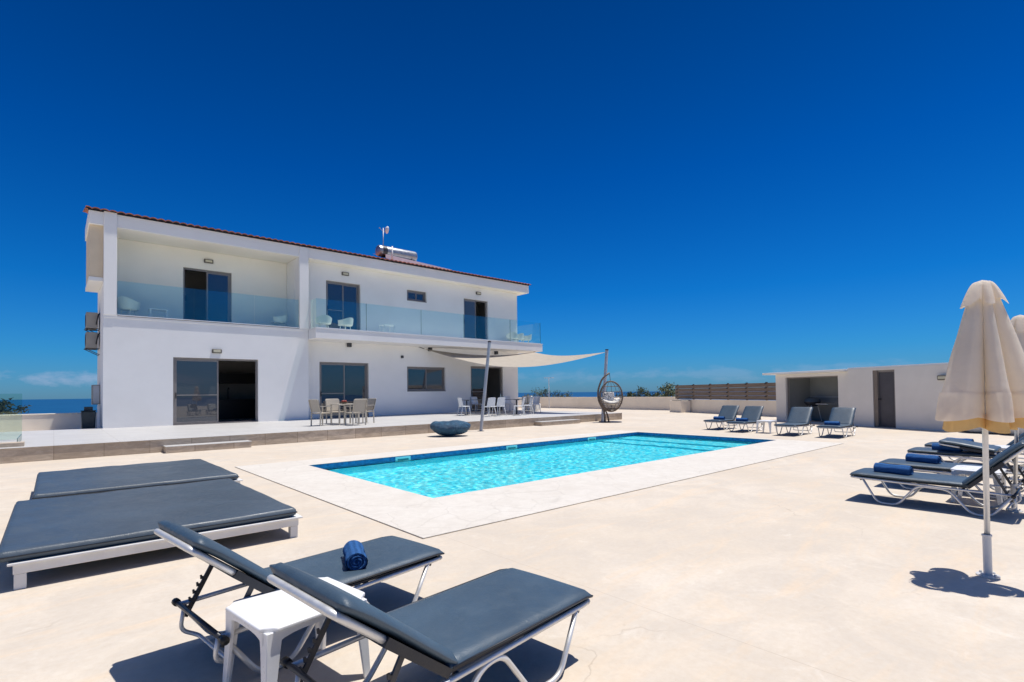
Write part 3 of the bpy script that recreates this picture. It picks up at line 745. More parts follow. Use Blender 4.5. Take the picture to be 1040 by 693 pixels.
b = MB(); b.lathe([(0.0, 0.10), (0.10, 0.085), (0.15, 0.04), (0.19, 0.0), (0.195, -0.01), (0.15, 0.025), (0.10, 0.07), (0.0, 0.085)], 24)
b.v = [(-z + 0.22, y, x + 1.7) for (x, y, z) in b.v]
b.build('reflector', 'white_plastic', dm, smooth=True)
MB().bar((0.0, 0, 1.5), (0.12, 0, 1.66), 0.03).bar((0.1, 0, 1.5), (-0.2, 0, 1.72), 0.015).box(-0.23, -0.18, -0.02, 0.02, 1.70, 1.75).build('feed_arm', 'grey_mast', dm)

# AC units, box, bin on the left flank
def acu(z, y, label):
    t = thing('air_conditioner', label, 'air conditioner', (1.268, y, z), 0, 'outdoor air conditioners on the side wall')
    MB().box(-0.40, -0.06, -0.38, 0.38, 0.0, 0.58).build('casing', 'ac', t, bevel=0.015)
    b = MB()
    for k in range(5):
        r_ = 0.05 + k * 0.045; b.tube([(-0.405, r_ * math.cos(a * math.pi / 10), 0.29 + r_ * math.sin(a * math.pi / 10)) for a in range(20)], 0.005, 5, True)
    b.build('fan_grille', 'black', t)
    for y_ in (-0.3, 0.3): MB().bar((-0.44, y_, -0.02), (0, y_, -0.02), 0.03).bar((-0.4, y_, -0.03), (0, y_, -0.25), 0.025).build('bracket', 'dark_metal', t)
    b = MB().tube(rcurve([(-0.1, -0.39, 0.15), (-0.1, -0.5, 0.2), (-0.05, -0.52, 0.5), (-0.01, -0.4, 0.55)], 0.08), 0.022)
    b.build('pipe', 'black', t, smooth=True)
acu(3.98, 25.0, 'upper of the two air conditioner units on the villa side wall'); acu(3.25, 25.05, 'lower of the two air conditioner units on the villa side wall')
t = thing('meter_box', 'grey electric meter box on the villa side wall above the dark bin', 'meter box', (1.267, 24.6, 1.15))
MB().box(-0.23, -0.002, -0.3, 0.3, 0, 0.72).build('cabinet', 'ac', t, bevel=0.01); MB().box(-0.2, -0.02, -0.312, -0.302, 0.03, 0.69).build('cover', 'grey_mast', t, bevel=0.004)
t = thing('wheeled_bin', 'dark grey plastic bin standing at the left corner of the villa', 'bin', (0.92, 23.9, 0.0))
b = MB().prism([(-0.2, -0.22), (0.2, -0.22), (0.2, 0.22), (-0.2, 0.22)], 0.06, 0.92); b.v = [(x * (0.85 + 0.15 * z / 0.9), y * (0.85 + 0.15 * z / 0.9), z) for x, y, z in b.v]
b.build('body', 'bin', t, bevel=0.03)
MB().prism([(-0.22, -0.25), (0.22, -0.25), (0.22, 0.24), (-0.22, 0.24)], 0.921, 0.95).box(-0.12, 0.12, -0.12, 0.12, 0.95, 1.08).build('lid', 'bin', t, bevel=0.02)
MB().tube([(-0.2, 0.2, 0.08), (0.2, 0.2, 0.08)], 0.08, 12).build('wheel', 'black', t)

# ================================================================== boundary walls, fence, shed
def wallseg(name, A, B, h, th, mat, label, cat):
    A = Vector((*A, 0)); B = Vector((*B, 0)); L = (B - A).length; ang = math.atan2(B.y - A.y, B.x - A.x)
    t = thing(name, label, cat, A, ang)
    MB().box(0, L, 0, th, 0, h - 0.04).build('wall', mat, t); MB().box(-0.01, L + 0.01, -0.02, th + 0.02, h - 0.039, h).build('cap', mat, t, bevel=0.008)
    return t, L
wallseg('boundary_wall', (32.6, 34), (32.6, 19.6), 0.95, 0.2, 'wall_cream', 'long low cream boundary wall behind the egg chair facing the sea', 'wall')
wallseg('boundary_wall', (-30, 28.2), (2.35, 28.2), 0.78, 0.2, 'wall_sun', 'low cream boundary wall behind the villa left corner and bin', 'wall')
wallseg('boundary_wall', (2.65, 34), (32.6, 34), 0.95, 0.2, 'wall_cream', 'low cream boundary wall behind the villa facing the sea', 'wall')
FA = Vector((30.9, 18.6)); FD = Vector((-0.405, -0.914)).normalized()
fl_, L = wallseg('boundary_wall', FA, FA + FD * 9.2, 0.82, 0.2, 'wall_cream', 'low cream wall under the brown slatted fence beside the shed', 'wall')
fa = math.atan2(FD.y, FD.x)
fe = thing('slatted_fence', 'brown horizontal board fence standing on the low wall', 'fence', (FA.x, FA.y, 0.82), fa)
def s_at(px, v=410):
    P = on_line(px, v, FA, FD); return (P.xy - FA).dot(FD)
posts = [s_at(q) for q in (687, 703, 720, 738, 757, 777)] + [s_at(789)]
for k in range(4):
    z0 = 0.03 + k * 0.225; MB().box(posts[0] - 0.2, posts[-1] + 0.1, 0.06, 0.09, z0, z0 + 0.212).build('board', 'boards', fe, bevel=0.004)
for s_ in posts: MB().box(s_ - 0.05, s_ + 0.05, 0.091, 0.16, 0.0, 0.96).build('post', 'fence_post', fe)
for s_ in posts[:-1]:
    for k in range(4):
        z0 = 0.03 + k * 0.225; MB().box(s_ - 0.07, s_ + 0.07, 0.045, 0.059, z0 + 0.14, z0 + 0.21).build('bracket', 'fence_post', fe)
bx = thing('concrete_block_housing', 'small white rendered box in front of the fence wall, left end', 'box', (*(FA + FD * (s_at(696) )), 0), fa)
MB().box(-0.62, 0.62, -0.75, -0.05, 0.0, 0.74).build('body', 'wall_cream', bx, bevel=0.015)
MB().box(-0.35, 0.6, -0.77, -0.06, 0.741, 0.79).build('lid', 'ac', bx, bevel=0.01)

SQ = Vector((21.0, 3.0)); SD = Vector((0.42, 0.907)).normalized(); sa = math.atan2(SD.y, SD.x)
shed = thing('pool_house', 'long low cream pool house with open grey bay and grey door', 'outbuilding', (SQ.x, SQ.y, 0), sa)
# local x runs along the front, local -y looks... front face at y=0, body on the negative side (away from pool)
def sp(px, v=415):
    P = on_line(px, v, SQ, SD); return (P.xy - SQ).dot(SD)
a_open0, a_open1 = sp(850.5), sp(797.3); s_left = sp(787.3); s_seam = sp(861.5); d0, d1 = sp(909.5), sp(887); s_end = sp(971)
H2 = 2.12
def swall(x0, x1, z0, z1, holes, y0, y1, name='wall', mat='wall_shed'):
    return MB().wall(x0, x1, z0, z1, y0, y1, holes).build(name, mat, shed)
swall(s_end, s_seam, 0, H2, [(d0, d1, 0.0, 2.03)], -0.22, 0.0)
swall(s_seam + 0.001, s_left, 0, 2.04, [(a_open0, a_open1, 0.03, 1.90)], -0.26, -0.06, mat='wall_shed')
b = MB(); b.box(s_end, s_end + 0.2, -3.4, -0.221, 0, H2); b.box(s_left - 0.2, s_left, -3.4, -0.261, 0, 2.04); b.box(s_end, s_left, -3.6, -3.401, 0, 2.04); b.build('side_wall', 'wall_shed', shed)
MB().box(s_end + 0.02, s_seam, -3.6, -0.02, H2 + 0.001, H2 + 0.05).build('roof_slab', 'wall', shed)
MB().box(s_seam + 0.002, s_left + 0.55, -3.6, 0.16, 2.045, 2.13).build('roof_slab', 'wall', shed, bevel=0.01)
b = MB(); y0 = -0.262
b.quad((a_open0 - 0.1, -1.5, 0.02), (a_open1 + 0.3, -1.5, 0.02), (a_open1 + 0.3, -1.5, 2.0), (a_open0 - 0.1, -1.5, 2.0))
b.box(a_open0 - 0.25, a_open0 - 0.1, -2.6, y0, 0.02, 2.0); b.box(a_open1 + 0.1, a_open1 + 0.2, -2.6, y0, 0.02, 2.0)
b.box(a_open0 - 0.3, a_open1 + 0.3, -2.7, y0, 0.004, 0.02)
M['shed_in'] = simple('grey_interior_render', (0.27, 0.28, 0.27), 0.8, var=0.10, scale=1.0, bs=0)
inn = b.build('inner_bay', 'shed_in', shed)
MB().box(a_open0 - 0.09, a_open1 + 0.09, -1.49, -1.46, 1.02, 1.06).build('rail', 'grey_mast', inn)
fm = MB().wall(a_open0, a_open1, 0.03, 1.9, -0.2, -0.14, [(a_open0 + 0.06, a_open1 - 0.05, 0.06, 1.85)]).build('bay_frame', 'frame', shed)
xm = a_open0 + (a_open1 - a_open0) * 0.12
dr = MB().wall(d0, d1, 0.0, 2.03, -0.16, -0.06, [(d0 + 0.07, d1 - 0.16, 0.02, 1.96)]).build('door', 'frame', shed)
M['door_frame'] = simple('taupe_door_frame', (0.20, 0.16, 0.13), 0.5, bs=0)
b = MB().box(d0 + 0.075, d1 - 0.165, -0.14, -0.10, 0.02, 1.955)
for k in range(16): b.box(d0 + 0.14, d1 - 0.23, -0.102, -0.095, 0.12 + k * 0.11, 0.20 + k * 0.11)
b.build('leaf', 'door', dr); MB().box(d1 - 0.24, d1 - 0.15, -0.09, -0.05, 0.98, 1.02).build('handle', 'black', dr)
MB().box(d1 - 0.155, d1 - 0.001, -0.05, -0.03, 0.0, 2.03).build('jamb', 'door_frame', dr)
sx_ = sp(960.5)
l = MB().box(sx_ - 0.16, sx_ + 0.16, 0.001, 0.12, 1.62, 1.78).build('wall_lamp', 'lamp', shed, bevel=0.03); MB().box(sx_ - 0.12, sx_ + 0.12, 0.121, 0.13, 1.66, 1.74).build('lens', 'lamp_glass', l)
# barbecue standing inside the bay
bq = thing('barbecue', 'dark kettle barbecue standing inside the open bay of the pool house', 'barbecue', tuple(Matrix.Translation((SQ.x, SQ.y, 0)) @ Matrix.Rotation(sa, 4, 'Z') @ Vector((a_open1 - 0.62, -0.85, 0.02))), sa)
MB().lathe([(0.0, 0.62), (0.2, 0.65), (0.3, 0.76), (0.32, 0.82)], 18).build('bowl', 'dark_metal', bq, smooth=True)
MB().lathe([(0.32, 0.821), (0.29, 0.93), (0.18, 1.0), (0.0, 1.03)], 18).build('lid', 'leather', bq, smooth=True)
for a in range(3): MB().bar((0.2 * math.cos(a * 2.1), 0.2 * math.sin(a * 2.1), 0.66), (0.34 * math.cos(a * 2.1), 0.34 * math.sin(a * 2.1), 0), 0.025).build('leg', 'alu', bq)
MB().box(-0.9, -0.35, -0.2, 0.2, 0.72, 0.75).build('side_shelf', 'grey_mast', bq)
# low wall and pale sacks at the right, behind the parasols
wallseg('garden_wall', (21.35, 2.95), (20.9, -6), 0.75, 0.2, 'wall_shed', 'low pale wall running right from the pool house, behind the parasols', 'wall')
for i, (px, py, sc, lb) in enumerate(((992, 440, 1.0, 'pale rounded sack at the foot of the wall, nearest the pool house'), (1014, 441, 1.1, 'pale rounded sack at the foot of the wall, middle one'), (1036, 442.5, 1.05, 'pale rounded sack at the foot of the wall, farthest from the pool house'))):
    d = ray(px, py); tt = -1.4 / d.z; P = Vector((0, 0, 1.4)) + d * tt
    t = thing('sack', lb, 'sack', (P.x + 0.1, P.y, 0), 0.3 * i, 'pale sacks along the wall')
    def sf(u, v):
        th = u * 2 * math.pi; ph = (v - 0.5) * math.pi; c_, s_ = math.cos(ph), math.sin(ph)
        r_ = 1 + 0.12 * mnoise.noise(Vector((math.cos(th) * c_ * 2, math.sin(th) * c_ * 2, s_ * 2 + i * 7)))
        return (0.36 * sc * r_ * math.cos(th) * c_ ** 0.7 if c_ > 0 else 0, 0.40 * sc * r_ * math.sin(th) * c_ ** 0.7 if c_ > 0 else 0, 0.27 * sc + 0.27 * sc * r_ * s_)
    MB().grid(sf, 20, 12).build('bag', 'sack', t, smooth=True); MB().lathe([(0.06, 0.0), (0.045, 0.05), (0.08, 0.09)], 10, (0, 0, 0.52 * sc)).build('neck', 'sack', t, smooth=True)

# light pole by the sea wall
t = thing('lamp_post', 'thin pale lamp post with short cross arm by the sea wall', 'lamp post', (31.5, 31.0, 0))
MB().tube([(0, 0, 0), (0, 0, 2.6)], 0.035, 8, r2=0.025).build('pole', 'alu', t); MB().bar((-0.35, 0.25, 2.6), (0.35, -0.25, 2.6), 0.06, 0.04).build('arm', 'alu', t)

# ================================================================== planting
def shrub(name, P, w_, h_, n, label, cat, group=None, trunk=0.0, spiky=False):
    t = thing(name, label, cat, P, random.random() * 6, group)
    b = MB()
    cl = [(Vector((random.gauss(0, 0.28) * w_, random.gauss(0, 0.28) * w_, trunk + (0.2 + 0.7 * random.random()) * (h_ - trunk) ** 1.0)), random.uniform(0.10, 0.24) * w_) for _ in range(max(6, n // 60))]
    for k in range(n):
        c_, r_ = random.choice(cl)
        p = c_ + Vector((random.gauss(0, 1), random.gauss(0, 1), random.gauss(0, 0.8))) * r_ * 0.6
        p.z = max(0.1, min(p.z, h_))
        s_ = random.uniform(0.05, 0.12)
        a = Vector((random.gauss(0, 1), random.gauss(0, 1), random.gauss(0.6 if spiky else 0, 1))).normalized()
        c2 = a.orthogonal().normalized(); L_ = 2.6 if spiky else 1.5
        b.quad(p - c2 * s_ * 0.5, p + a * s_ * L_ * 0.5 - c2 * s_ * 0.1, p + a * s_ * L_, p + c2 * s_ * 0.5)
    b.build('crown', 'leaf', t)
    b = MB()
    for k in range(7):
        c_, r_ = cl[k % len(cl)]
        b.tube([(0, 0, -1.5), (c_.x * 0.3, c_.y * 0.3, c_.z * 0.4), tuple(c_)], 0.07, 6, r2=0.015)
    b.build('trunk', 'bark', t, smooth=True)
    return t
def at(u, dist):
    d = ray(u, 400); d2 = Vector((d.x, d.y)).normalized() * dist; return d2
rows = [(541, 37, 1.9, 1.75), (548, 38.5, 1.8, 1.6), (555, 39, 2.2, 1.85), (562, 40, 2.0, 1.7), (570, 41, 1.9, 1.45), (577, 42, 1.8, 1.2)]
nm = ['nearest the villa', 'second from the villa', 'left of the lamp post', 'right of the lamp post', 'second to the right of the lamp post', 'lowest, furthest right of the lamp post']
for (u, dd, ww, hh), q in zip(rows, nm):
    P = at(u, dd + 14); shrub('shrub', (P.x, P.y, -1.3), ww * 1.2, hh + 1.3, 700, 'green scrub bush behind the sea wall, ' + q, 'bush', 'bushes behind the sea wall')
rows = [(637, 37, 1.6, 1.9), (644, 37, 1.6, 2.35), (651, 38, 1.9, 2.2), (658, 38, 1.8, 2.1), (663, 39, 1.6, 2.0)]
nm = ['just right of the egg chair', 'tallest one right of the egg chair', 'middle one right of the egg chair', 'second from the small tree', 'nearest the small tree']
for (u, dd, ww, hh), q in zip(rows, nm):
    P = at(u, dd + 9); shrub('shrub', (P.x, P.y, -1.3), ww * 1.1, hh + 0.85, 800, 'spiky green bush behind the sea wall, ' + q, 'bush', 'bushes behind the sea wall', spiky=True)
P = at(678.5, 40.5); shrub('small_tree', (P.x, P.y, -0.6), 1.4, 2.6, 1100, 'small dark leafy tree beside the left end of the slatted fence', 'tree', trunk=0.7)

# ================================================================== sail, masts
def mast(A, B, r_, label):
    A = Vector(A); B = Vector(B); t = thing('sail_mast', label, 'mast', A, 0, 'shade sail masts')
    MB().tube([(0, 0, 0), tuple(B - A)], r_, 14).build('pole', 'grey_mast', t, smooth=True, angle=40)
    MB().lathe([(0, 0.012), (r_ * 2.2, 0.012), (r_ * 2.2, 0.0)], 16).build('base_plate', 'dark_metal', t)
    MB().lathe([(r_ * 1.08, 0.0), (r_ * 1.08, 0.05), (0, 0.06)], 14, tuple(B - A)).build('cap', 'dark_metal', t)
mast((11.72, 15.05, 0.0), (12.13, 15.0, 3.27), 0.058, 'leaning grey steel mast in front of the terrace beside the blue beanbag')
mast((19.22, 15.45, 0.0), (19.85, 15.62, 3.36), 0.075, 'grey steel mast behind the hanging egg chair')
SA, SB, SC = Vector((14.55, 23.42, 3.74)), Vector((21.35, 22.25, 3.78)), Vector((19.83, 15.62, 3.28))
def sail(u, v):
    e_ = SA.lerp(SB, v); p = SC.lerp(e_, u); c_ = (SA + SB + SC) / 3
    w1, w2, w3 = (1 - u), u * (1 - v), u * v                       # barycentric weights of C, A, B
    p = p + (c_ - p) * (0.10 * 4 * (w1 * w2 + w1 * w3 + w2 * w3) * (1 - 27 * w1 * w2 * w3))
    p.z -= 4 * w1 * w2 * 0.84 + 4 * w2 * w3 * 0.26 + 4 * w1 * w3 * 0.20
    return p
t = thing('shade_sail', 'sand coloured triangular shade sail stretched over the terrace', 'shade sail', SC)
b = MB(); b.grid(lambda u, v: sail(u, v) - SC, 36, 36); b.build('cloth', 'sail', t, smooth=True)
b = MB(); b.tube([(0, 0, 0), (0.06, 0.03, 0.02)], 0.015); b.tube([tuple(SA - SC), tuple(SA - SC + Vector((-0.3, 0.07, 0.1)))], 0.015); b.tube([tuple(SB - SC), tuple(SB - SC + Vector((0.2, 0.05, 0.04)))], 0.015); b.build('rope', 'dark_metal', t)

# ================================================================== furniture
def sweep_pad(path, w_, t_, name, mat, parent, crown=0.012, n=10, wn=12):
    """padded strip: centre line path [(s,z)], width w_, thickness t_, rounded edges"""
    P = [Vector((a, 0, c)) for a, c in path]
    # resample
    L = [0]
    for i in range(1, len(P)): L.append(L[-1] + (P[i] - P[i - 1]).length)
    T = L[-1]; m = max(8, int(T / 0.05)); pts = []; nrm = []
    def pos(d):
        for i in range(1, len(P)):
            if d <= L[i] + 1e-9:
                return P[i - 1].lerp(P[i], (d - L[i - 1]) / (L[i] - L[i - 1]))
        return P[-1]
    ends = [0, t_ * 0.12, t_ * 0.35]
    ds = ends + [t_ * 0.7 + (T - 1.4 * t_) * i / m for i in range(m + 1)] + [T - x for x in reversed(ends)]
    b = MB(); ring = None
    for k, d in enumerate(ds):
        p = pos(d); q = (pos(min(T, d + 0.03)) - pos(max(0, d - 0.03))).normalized(); nn = Vector((-q.z, 0, q.x))
        if nn.z < 0 and abs(q.x) > 0.2 and q.x > 0: nn = -nn
        en = min(d, T - d) / (t_ * 0.5); ef = math.sqrt(max(0, 1 - (1 - min(1, en)) ** 2)) if en < 1 else 1
        ef = max(ef, 0.12)
        sec = []
        hw = w_ / 2 - (1 - ef) * t_ * 0.4; ht = t_ / 2 * ef
        for j in range(wn + 1):
            y = -hw + 2 * hw * j / wn; eg = min(j, wn - j) / wn * 2 * hw; rr = min(1, eg / (t_ * 0.6)); h_ = ht * math.sqrt(max(0.03, 1 - (1 - rr) ** 2)) + crown * ef * (1 - (2 * j / wn - 1) ** 2)
            sec.append((y, h_))
        for j in range(wn, -1, -1): sec.append((-hw + 2 * hw * j / wn, -ht * math.sqrt(max(0.03, 1 - (1 - min(1, min(j, wn - j) / wn * 2 * hw / (t_ * 0.6))) ** 2))))
        base = len(b.v)
        for y, h_ in sec: b.v.append(tuple(p + Vector((0, y, 0)) + nn * h_))
        if ring is not None:
            nS = len(sec)
            for j in range(nS): b.f.append((ring + j, ring + (j + 1) % nS, base + (j + 1) % nS, base + j))
        else: b.f.append(tuple(base + j for j in range(len(sec)))[::-1])
        ring = base; nS = len(sec)
    b.f.append(tuple(ring + j for j in range(nS)))
    return b.build(name, mat, parent, smooth=True)

def make_lounger(name, label, group, loc, rotz, ang=41, folded=False, lb=0.70, S=1.10):
    t = thing(name, label, 'sun lounger', loc, rotz, group)
    hw = 0.30
    for sy in (-1, 1):
        y = sy * hw
        MB().tube(rcurve([(0.0, y * 0.97, 0.292), (0.06, y, 0.29), (0.9, y, 0.268), (S + 0.37, y, 0.255)], 0.03), 0.0135, 8).build('side_rail', 'alu', t, smooth=True)
        pth = [(0.12, y, 0.285), (0.27, y * 1.03, 0.013), (0.47, y * 1.03, 0.013), (0.66, y, 0.262), (S - 0.16, y, 0.25), (S + 0.03, y * 1.03, 0.013), (S + 0.19, y * 1.03, 0.013), (S + 0.36, y, 0.25)]
        MB().tube(rcurve(pth, 0.07, 6), 0.0135, 8).build('leg', 'alu', t, smooth=True)
    for s_ in (0.10, 0.56, S - 0.04): MB().tube([(s_, -hw, 0.272), (s_, hw, 0.272)], 0.011, 8).build('crossbar', 'dark_metal', t, smooth=True)
    MB().tube([(S + 0.37, -hw - 0.03, 0.255), (S + 0.37, hw + 0.03, 0.255)], 0.013, 8).build('crossbar', 'dark_metal', t, smooth=True)
    b = MB().tube(rcurve([(0.02, -hw, 0.292), (-0.015, -hw + 0.04, 0.29), (-0.015, hw - 0.04, 0.29), (0.02, hw, 0.292)], 0.04), 0.0125, 8); b.build('foot_bar', 'alu', t, smooth=True)
    for sy in (-1, 1):
        MB().tube([(S + 0.37, sy * (hw + 0.03), 0.255), (S + 0.37, sy * (hw + 0.065), 0.255)], 0.02, 10).build('end_cap', 'black', t, smooth=True)
    # sling and seat pad
    MB().box(0.02, S, -hw + 0.005, hw - 0.005, 0.290, 0.303).build('sling', 'leather_dark', t)
    sweep_pad([(-0.02, 0.318), (0.05, 0.327), (0.5, 0.322), (0.95, 0.322), (S + 0.01, 0.318)], 0.635, 0.042, 'seat_cushion', 'leather', t, 0.006)
    for sy in (-1, 1): MB().tube([(-0.01, sy * 0.313, 0.322), (0.05, sy * 0.316, 0.331), (0.5, sy * 0.316, 0.326), (S, sy * 0.316, 0.322)], 0.0045, 6).build('piping', 'leather_dark', t, smooth=True)
    # back
    a = R(ang); dx, dz = math.cos(a), math.sin(a); nx, nz = -dz, dx
    h0 = Vector((S - 0.01, 0, 0.285)); Lb = lb
    if folded:
        dx, dz = -math.cos(R(9)), math.sin(R(9)); nx, nz = dz, -dx; nz = abs(nz); h0 = Vector((S, 0, 0.36))
    P = lambda s_, o_: (h0.x + dx * s_ + nx * o_, 0, h0.z + dz * s_ + nz * o_)
    bf = None
    b = MB()
    A0, A1 = P(0, 0), P(Lb, 0)
    b.tube(rcurve([(A0[0], -hw + 0.02, A0[2]), (A1[0], -hw + 0.02, A1[2]), (A1[0], hw - 0.02, A1[2]), (A0[0], hw - 0.02, A0[2])], 0.06), 0.0155, 8)
    b.build('back_frame', 'alu', t, smooth=True)
    A2, A3 = P(0.03, 0.012), P(Lb - 0.02, 0.012)
    b = MB().quad((A2[0], -hw + 0.02, A2[2]), (A3[0], -hw + 0.02, A3[2]), (A3[0], hw - 0.02, A3[2]), (A2[0], hw - 0.02, A2[2])); b.build('back_sling', 'leather_dark', t)
    C0, C1, C2, C3 = P(0.02, -0.022), P(Lb * 0.62, -0.022), P(Lb * 0.62, 0.016), P(0.02, 0.016); b = MB(); w2 = hw + 0.006
    for a_, c_ in ((C0, C1), (C1, C2), (C2, C3), (C3, C0)): b.quad((a_[0], -w2, a_[2]), (c_[0], -w2, c_[2]), (c_[0], w2, c_[2]), (a_[0], w2, a_[2]))
    for yy in (-w2, w2): b.quad(*[(q_[0], yy, q_[2]) for q_ in (C0, C1, C2, C3)])
    b.build('back_sleeve', 'leather_dark', t, bevel=0.008)
    q = [P(s_, 0.043) for s_ in (0.0, 0.06, 0.3, Lb - 0.2, Lb - 0.1, Lb + 0.01)]
    cz = [0.0, 0.0, 0.006, 0.008, 0.006, -0.006]
    sweep_pad([(p_[0], p_[2] + c_) for p_, c_ in zip(q, cz)], 0.635, 0.054, 'back_cushion', 'leather', t, 0.007)
    e0, e1 = P(Lb - 0.22, -0.017), P(Lb + 0.004, -0.017)
    if not folded:
        for sy in (-1, 1):
            T0 = P(Lb * 0.42, -0.02); y = sy * (hw - 0.03)
            E = Vector((S + 0.35, y, 0.19)); T_ = Vector((T0[0], y, T0[2])); d_ = (E - T_)
            b = MB(); b.bar(tuple(T_), tuple(E), 0.012, 0.024)
            for k in range(5):
                c_ = T_ + d_ * (0.25 + 0.14 * k); pn = Vector((d_.z, 0, -d_.x)).normalized()
                b.bar(tuple(c_), tuple(c_ + Vector((0.022, 0, 0.004))), 0.010, 0.014); b.bar(tuple(c_ + Vector((0.022, 0, -0.004))), tuple(c_ + Vector((0.024, 0, 0.018))), 0.010, 0.009)
            b.build('ratchet_bar', 'dark_metal', t)
        y = hw - 0.05
        MB().tube(rcurve([(S + 0.36, -y, 0.25), (S + 0.38, -y, 0.13), (S + 0.30, -y + 0.03, 0.09), (S + 0.30, y - 0.03, 0.09), (S + 0.38, y, 0.13), (S + 0.36, y, 0.25)], 0.06), 0.011, 8).build('prop_bar', 'alu', t, smooth=True)
    return t

def towel(loc, rotz, label, length=0.34, r_=0.055):
    t = thing('rolled_towel', label, 'towel', loc, rotz, 'rolled blue towels on the loungers')
    b = MB(); n = 22; m = 14
    def fn(u, v):
        th = v * 2 * math.pi; x = (u - 0.5) * length
        rr = r_ * (1 + 0.05 * math.sin(u * 9) + 0.09 * mnoise.noise(Vector((u * 4, math.cos(th), math.sin(th)))))
        if v > 0.93: rr *= 1.0
        z = rr * math.sin(th); y = rr * 1.12 * math.cos(th)
        return (x, y, max(z, -r_ * 0.86) + r_ * 0.86)
    b.grid(fn, m, n); b.build('roll', 'towel', t, smooth=True)
    for sx2 in (-1, 1):
        b = MB()
        x = sx2 * length / 2
        pts = [(x - sx2 * 0.004 + sx2 * 0.003 * math.sin(k), (r_ * 0.98 * (k / 50)) * math.cos(k * 0.42) * 1.1, r_ * 0.88 + (r_ * 0.92 * (k / 50)) * math.sin(k * 0.42)) for k in range(3, 50)]
        b.tube(pts, 0.0055, 6)
        b.lathe([(0.0, 0.0), (r_ * 0.96, 0.0)], 16); q = b.v[-32:]; b.v[-32:] = [(x - sx2 * 0.008, y_ * 1.1, max(x_, -r_ * 0.8) + r_ * 0.86) for (x_, y_, z_) in q]
        b.build('rolled_end', 'towel', t, smooth=True)
    MB().grid(lambda u, v: ((u - 0.5) * length * 0.99, -r_ * (1.13 - 0.15 * v * v) * 1.02 , r_ * (0.8 + 0.5 * v)), 8, 4).build('flap', 'towel', t, smooth=True)
    return t

GF = 'dark padded sun loungers around the pool'
make_lounger('sun_lounger', 'grey padded lounger nearest the camera, right of the white table', GF, (2.10, 2.115, 0), R(185.3), 38, lb=0.62, S=0.95)
make_lounger('sun_lounger', 'grey padded lounger left of the white table, rolled towel on its seat', GF, (1.93, 3.268, 0), R(187.2), 39, lb=0.645, S=1.01)
tw = towel((1.42, 3.12, 0.343), R(70), 'bright blue rolled towel on the front lounger next to the beds', 0.30, 0.056)
mstr = make_lounger('sun_lounger', 'foreground lounger of the right row, beside the parasol pole', GF, (7.80, 2.10, 0), R(-90), 45)
labs = ['second lounger of the right row, beyond the white side table', None, 'farthest lounger of the right row, nearest the pool house wall']
for (x, y, lb) in ((9.12, 2.12, labs[0]), (12.5, 2.2, labs[2])):
    c_ = copy_tree(mstr); c_.location = (x, y, 0); c_['label'] = lb
make_lounger('sun_lounger', 'lounger in the right row with its backrest folded forward onto the seat', GF, (11.2, 2.2, 0), R(-90), 40, folded=True)
far = ((17.25, 9.03, 'first far lounger from the left, head towards the slatted fence'), (16.75, 7.95, 'second far lounger from the left, just left of the white table'),
       (16.35, 6.27, 'third far lounger from the left, just right of the white table'), (16.4, 5.12, 'rightmost far lounger, in front of the grey door wall'))
for (x, y, lb) in far:
    c_ = copy_tree(mstr); c_.location = (x, y, 0); c_.rotation_euler = (0, 0, R(2)); c_['label'] = lb
for (x, y, z, rz, lb) in ((7.75, 1.72, 0.343, R(82), 'blue rolled towel on the foreground lounger of the right row'), (9.15, 1.68, 0.343, R(78), 'blue rolled towel on the second lounger of the right row'),
                   (11.12, 1.72, 0.343, R(84), 'blue rolled towel peeping out under the folded backrest'), (12.5, 1.75, 0.343, R(80), 'blue rolled towel on the farthest lounger of the right row'),
                   (17.72, 9.0, 0.343, R(90), 'blue rolled towel on the first far lounger from the left'), (17.2, 7.95, 0.343, R(92), 'blue rolled towel on the second far lounger from the left'),
                   (16.8, 5.15, 0.343, R(88), 'blue rolled towel on the rightmost far lounger')):
    if True:
        c_ = copy_tree(tw); c_.location = (x, y, z); c_.rotation_euler = (0, 0, rz); c_['label'] = lb; c_.scale = (1.25, 1.1, 1.1)

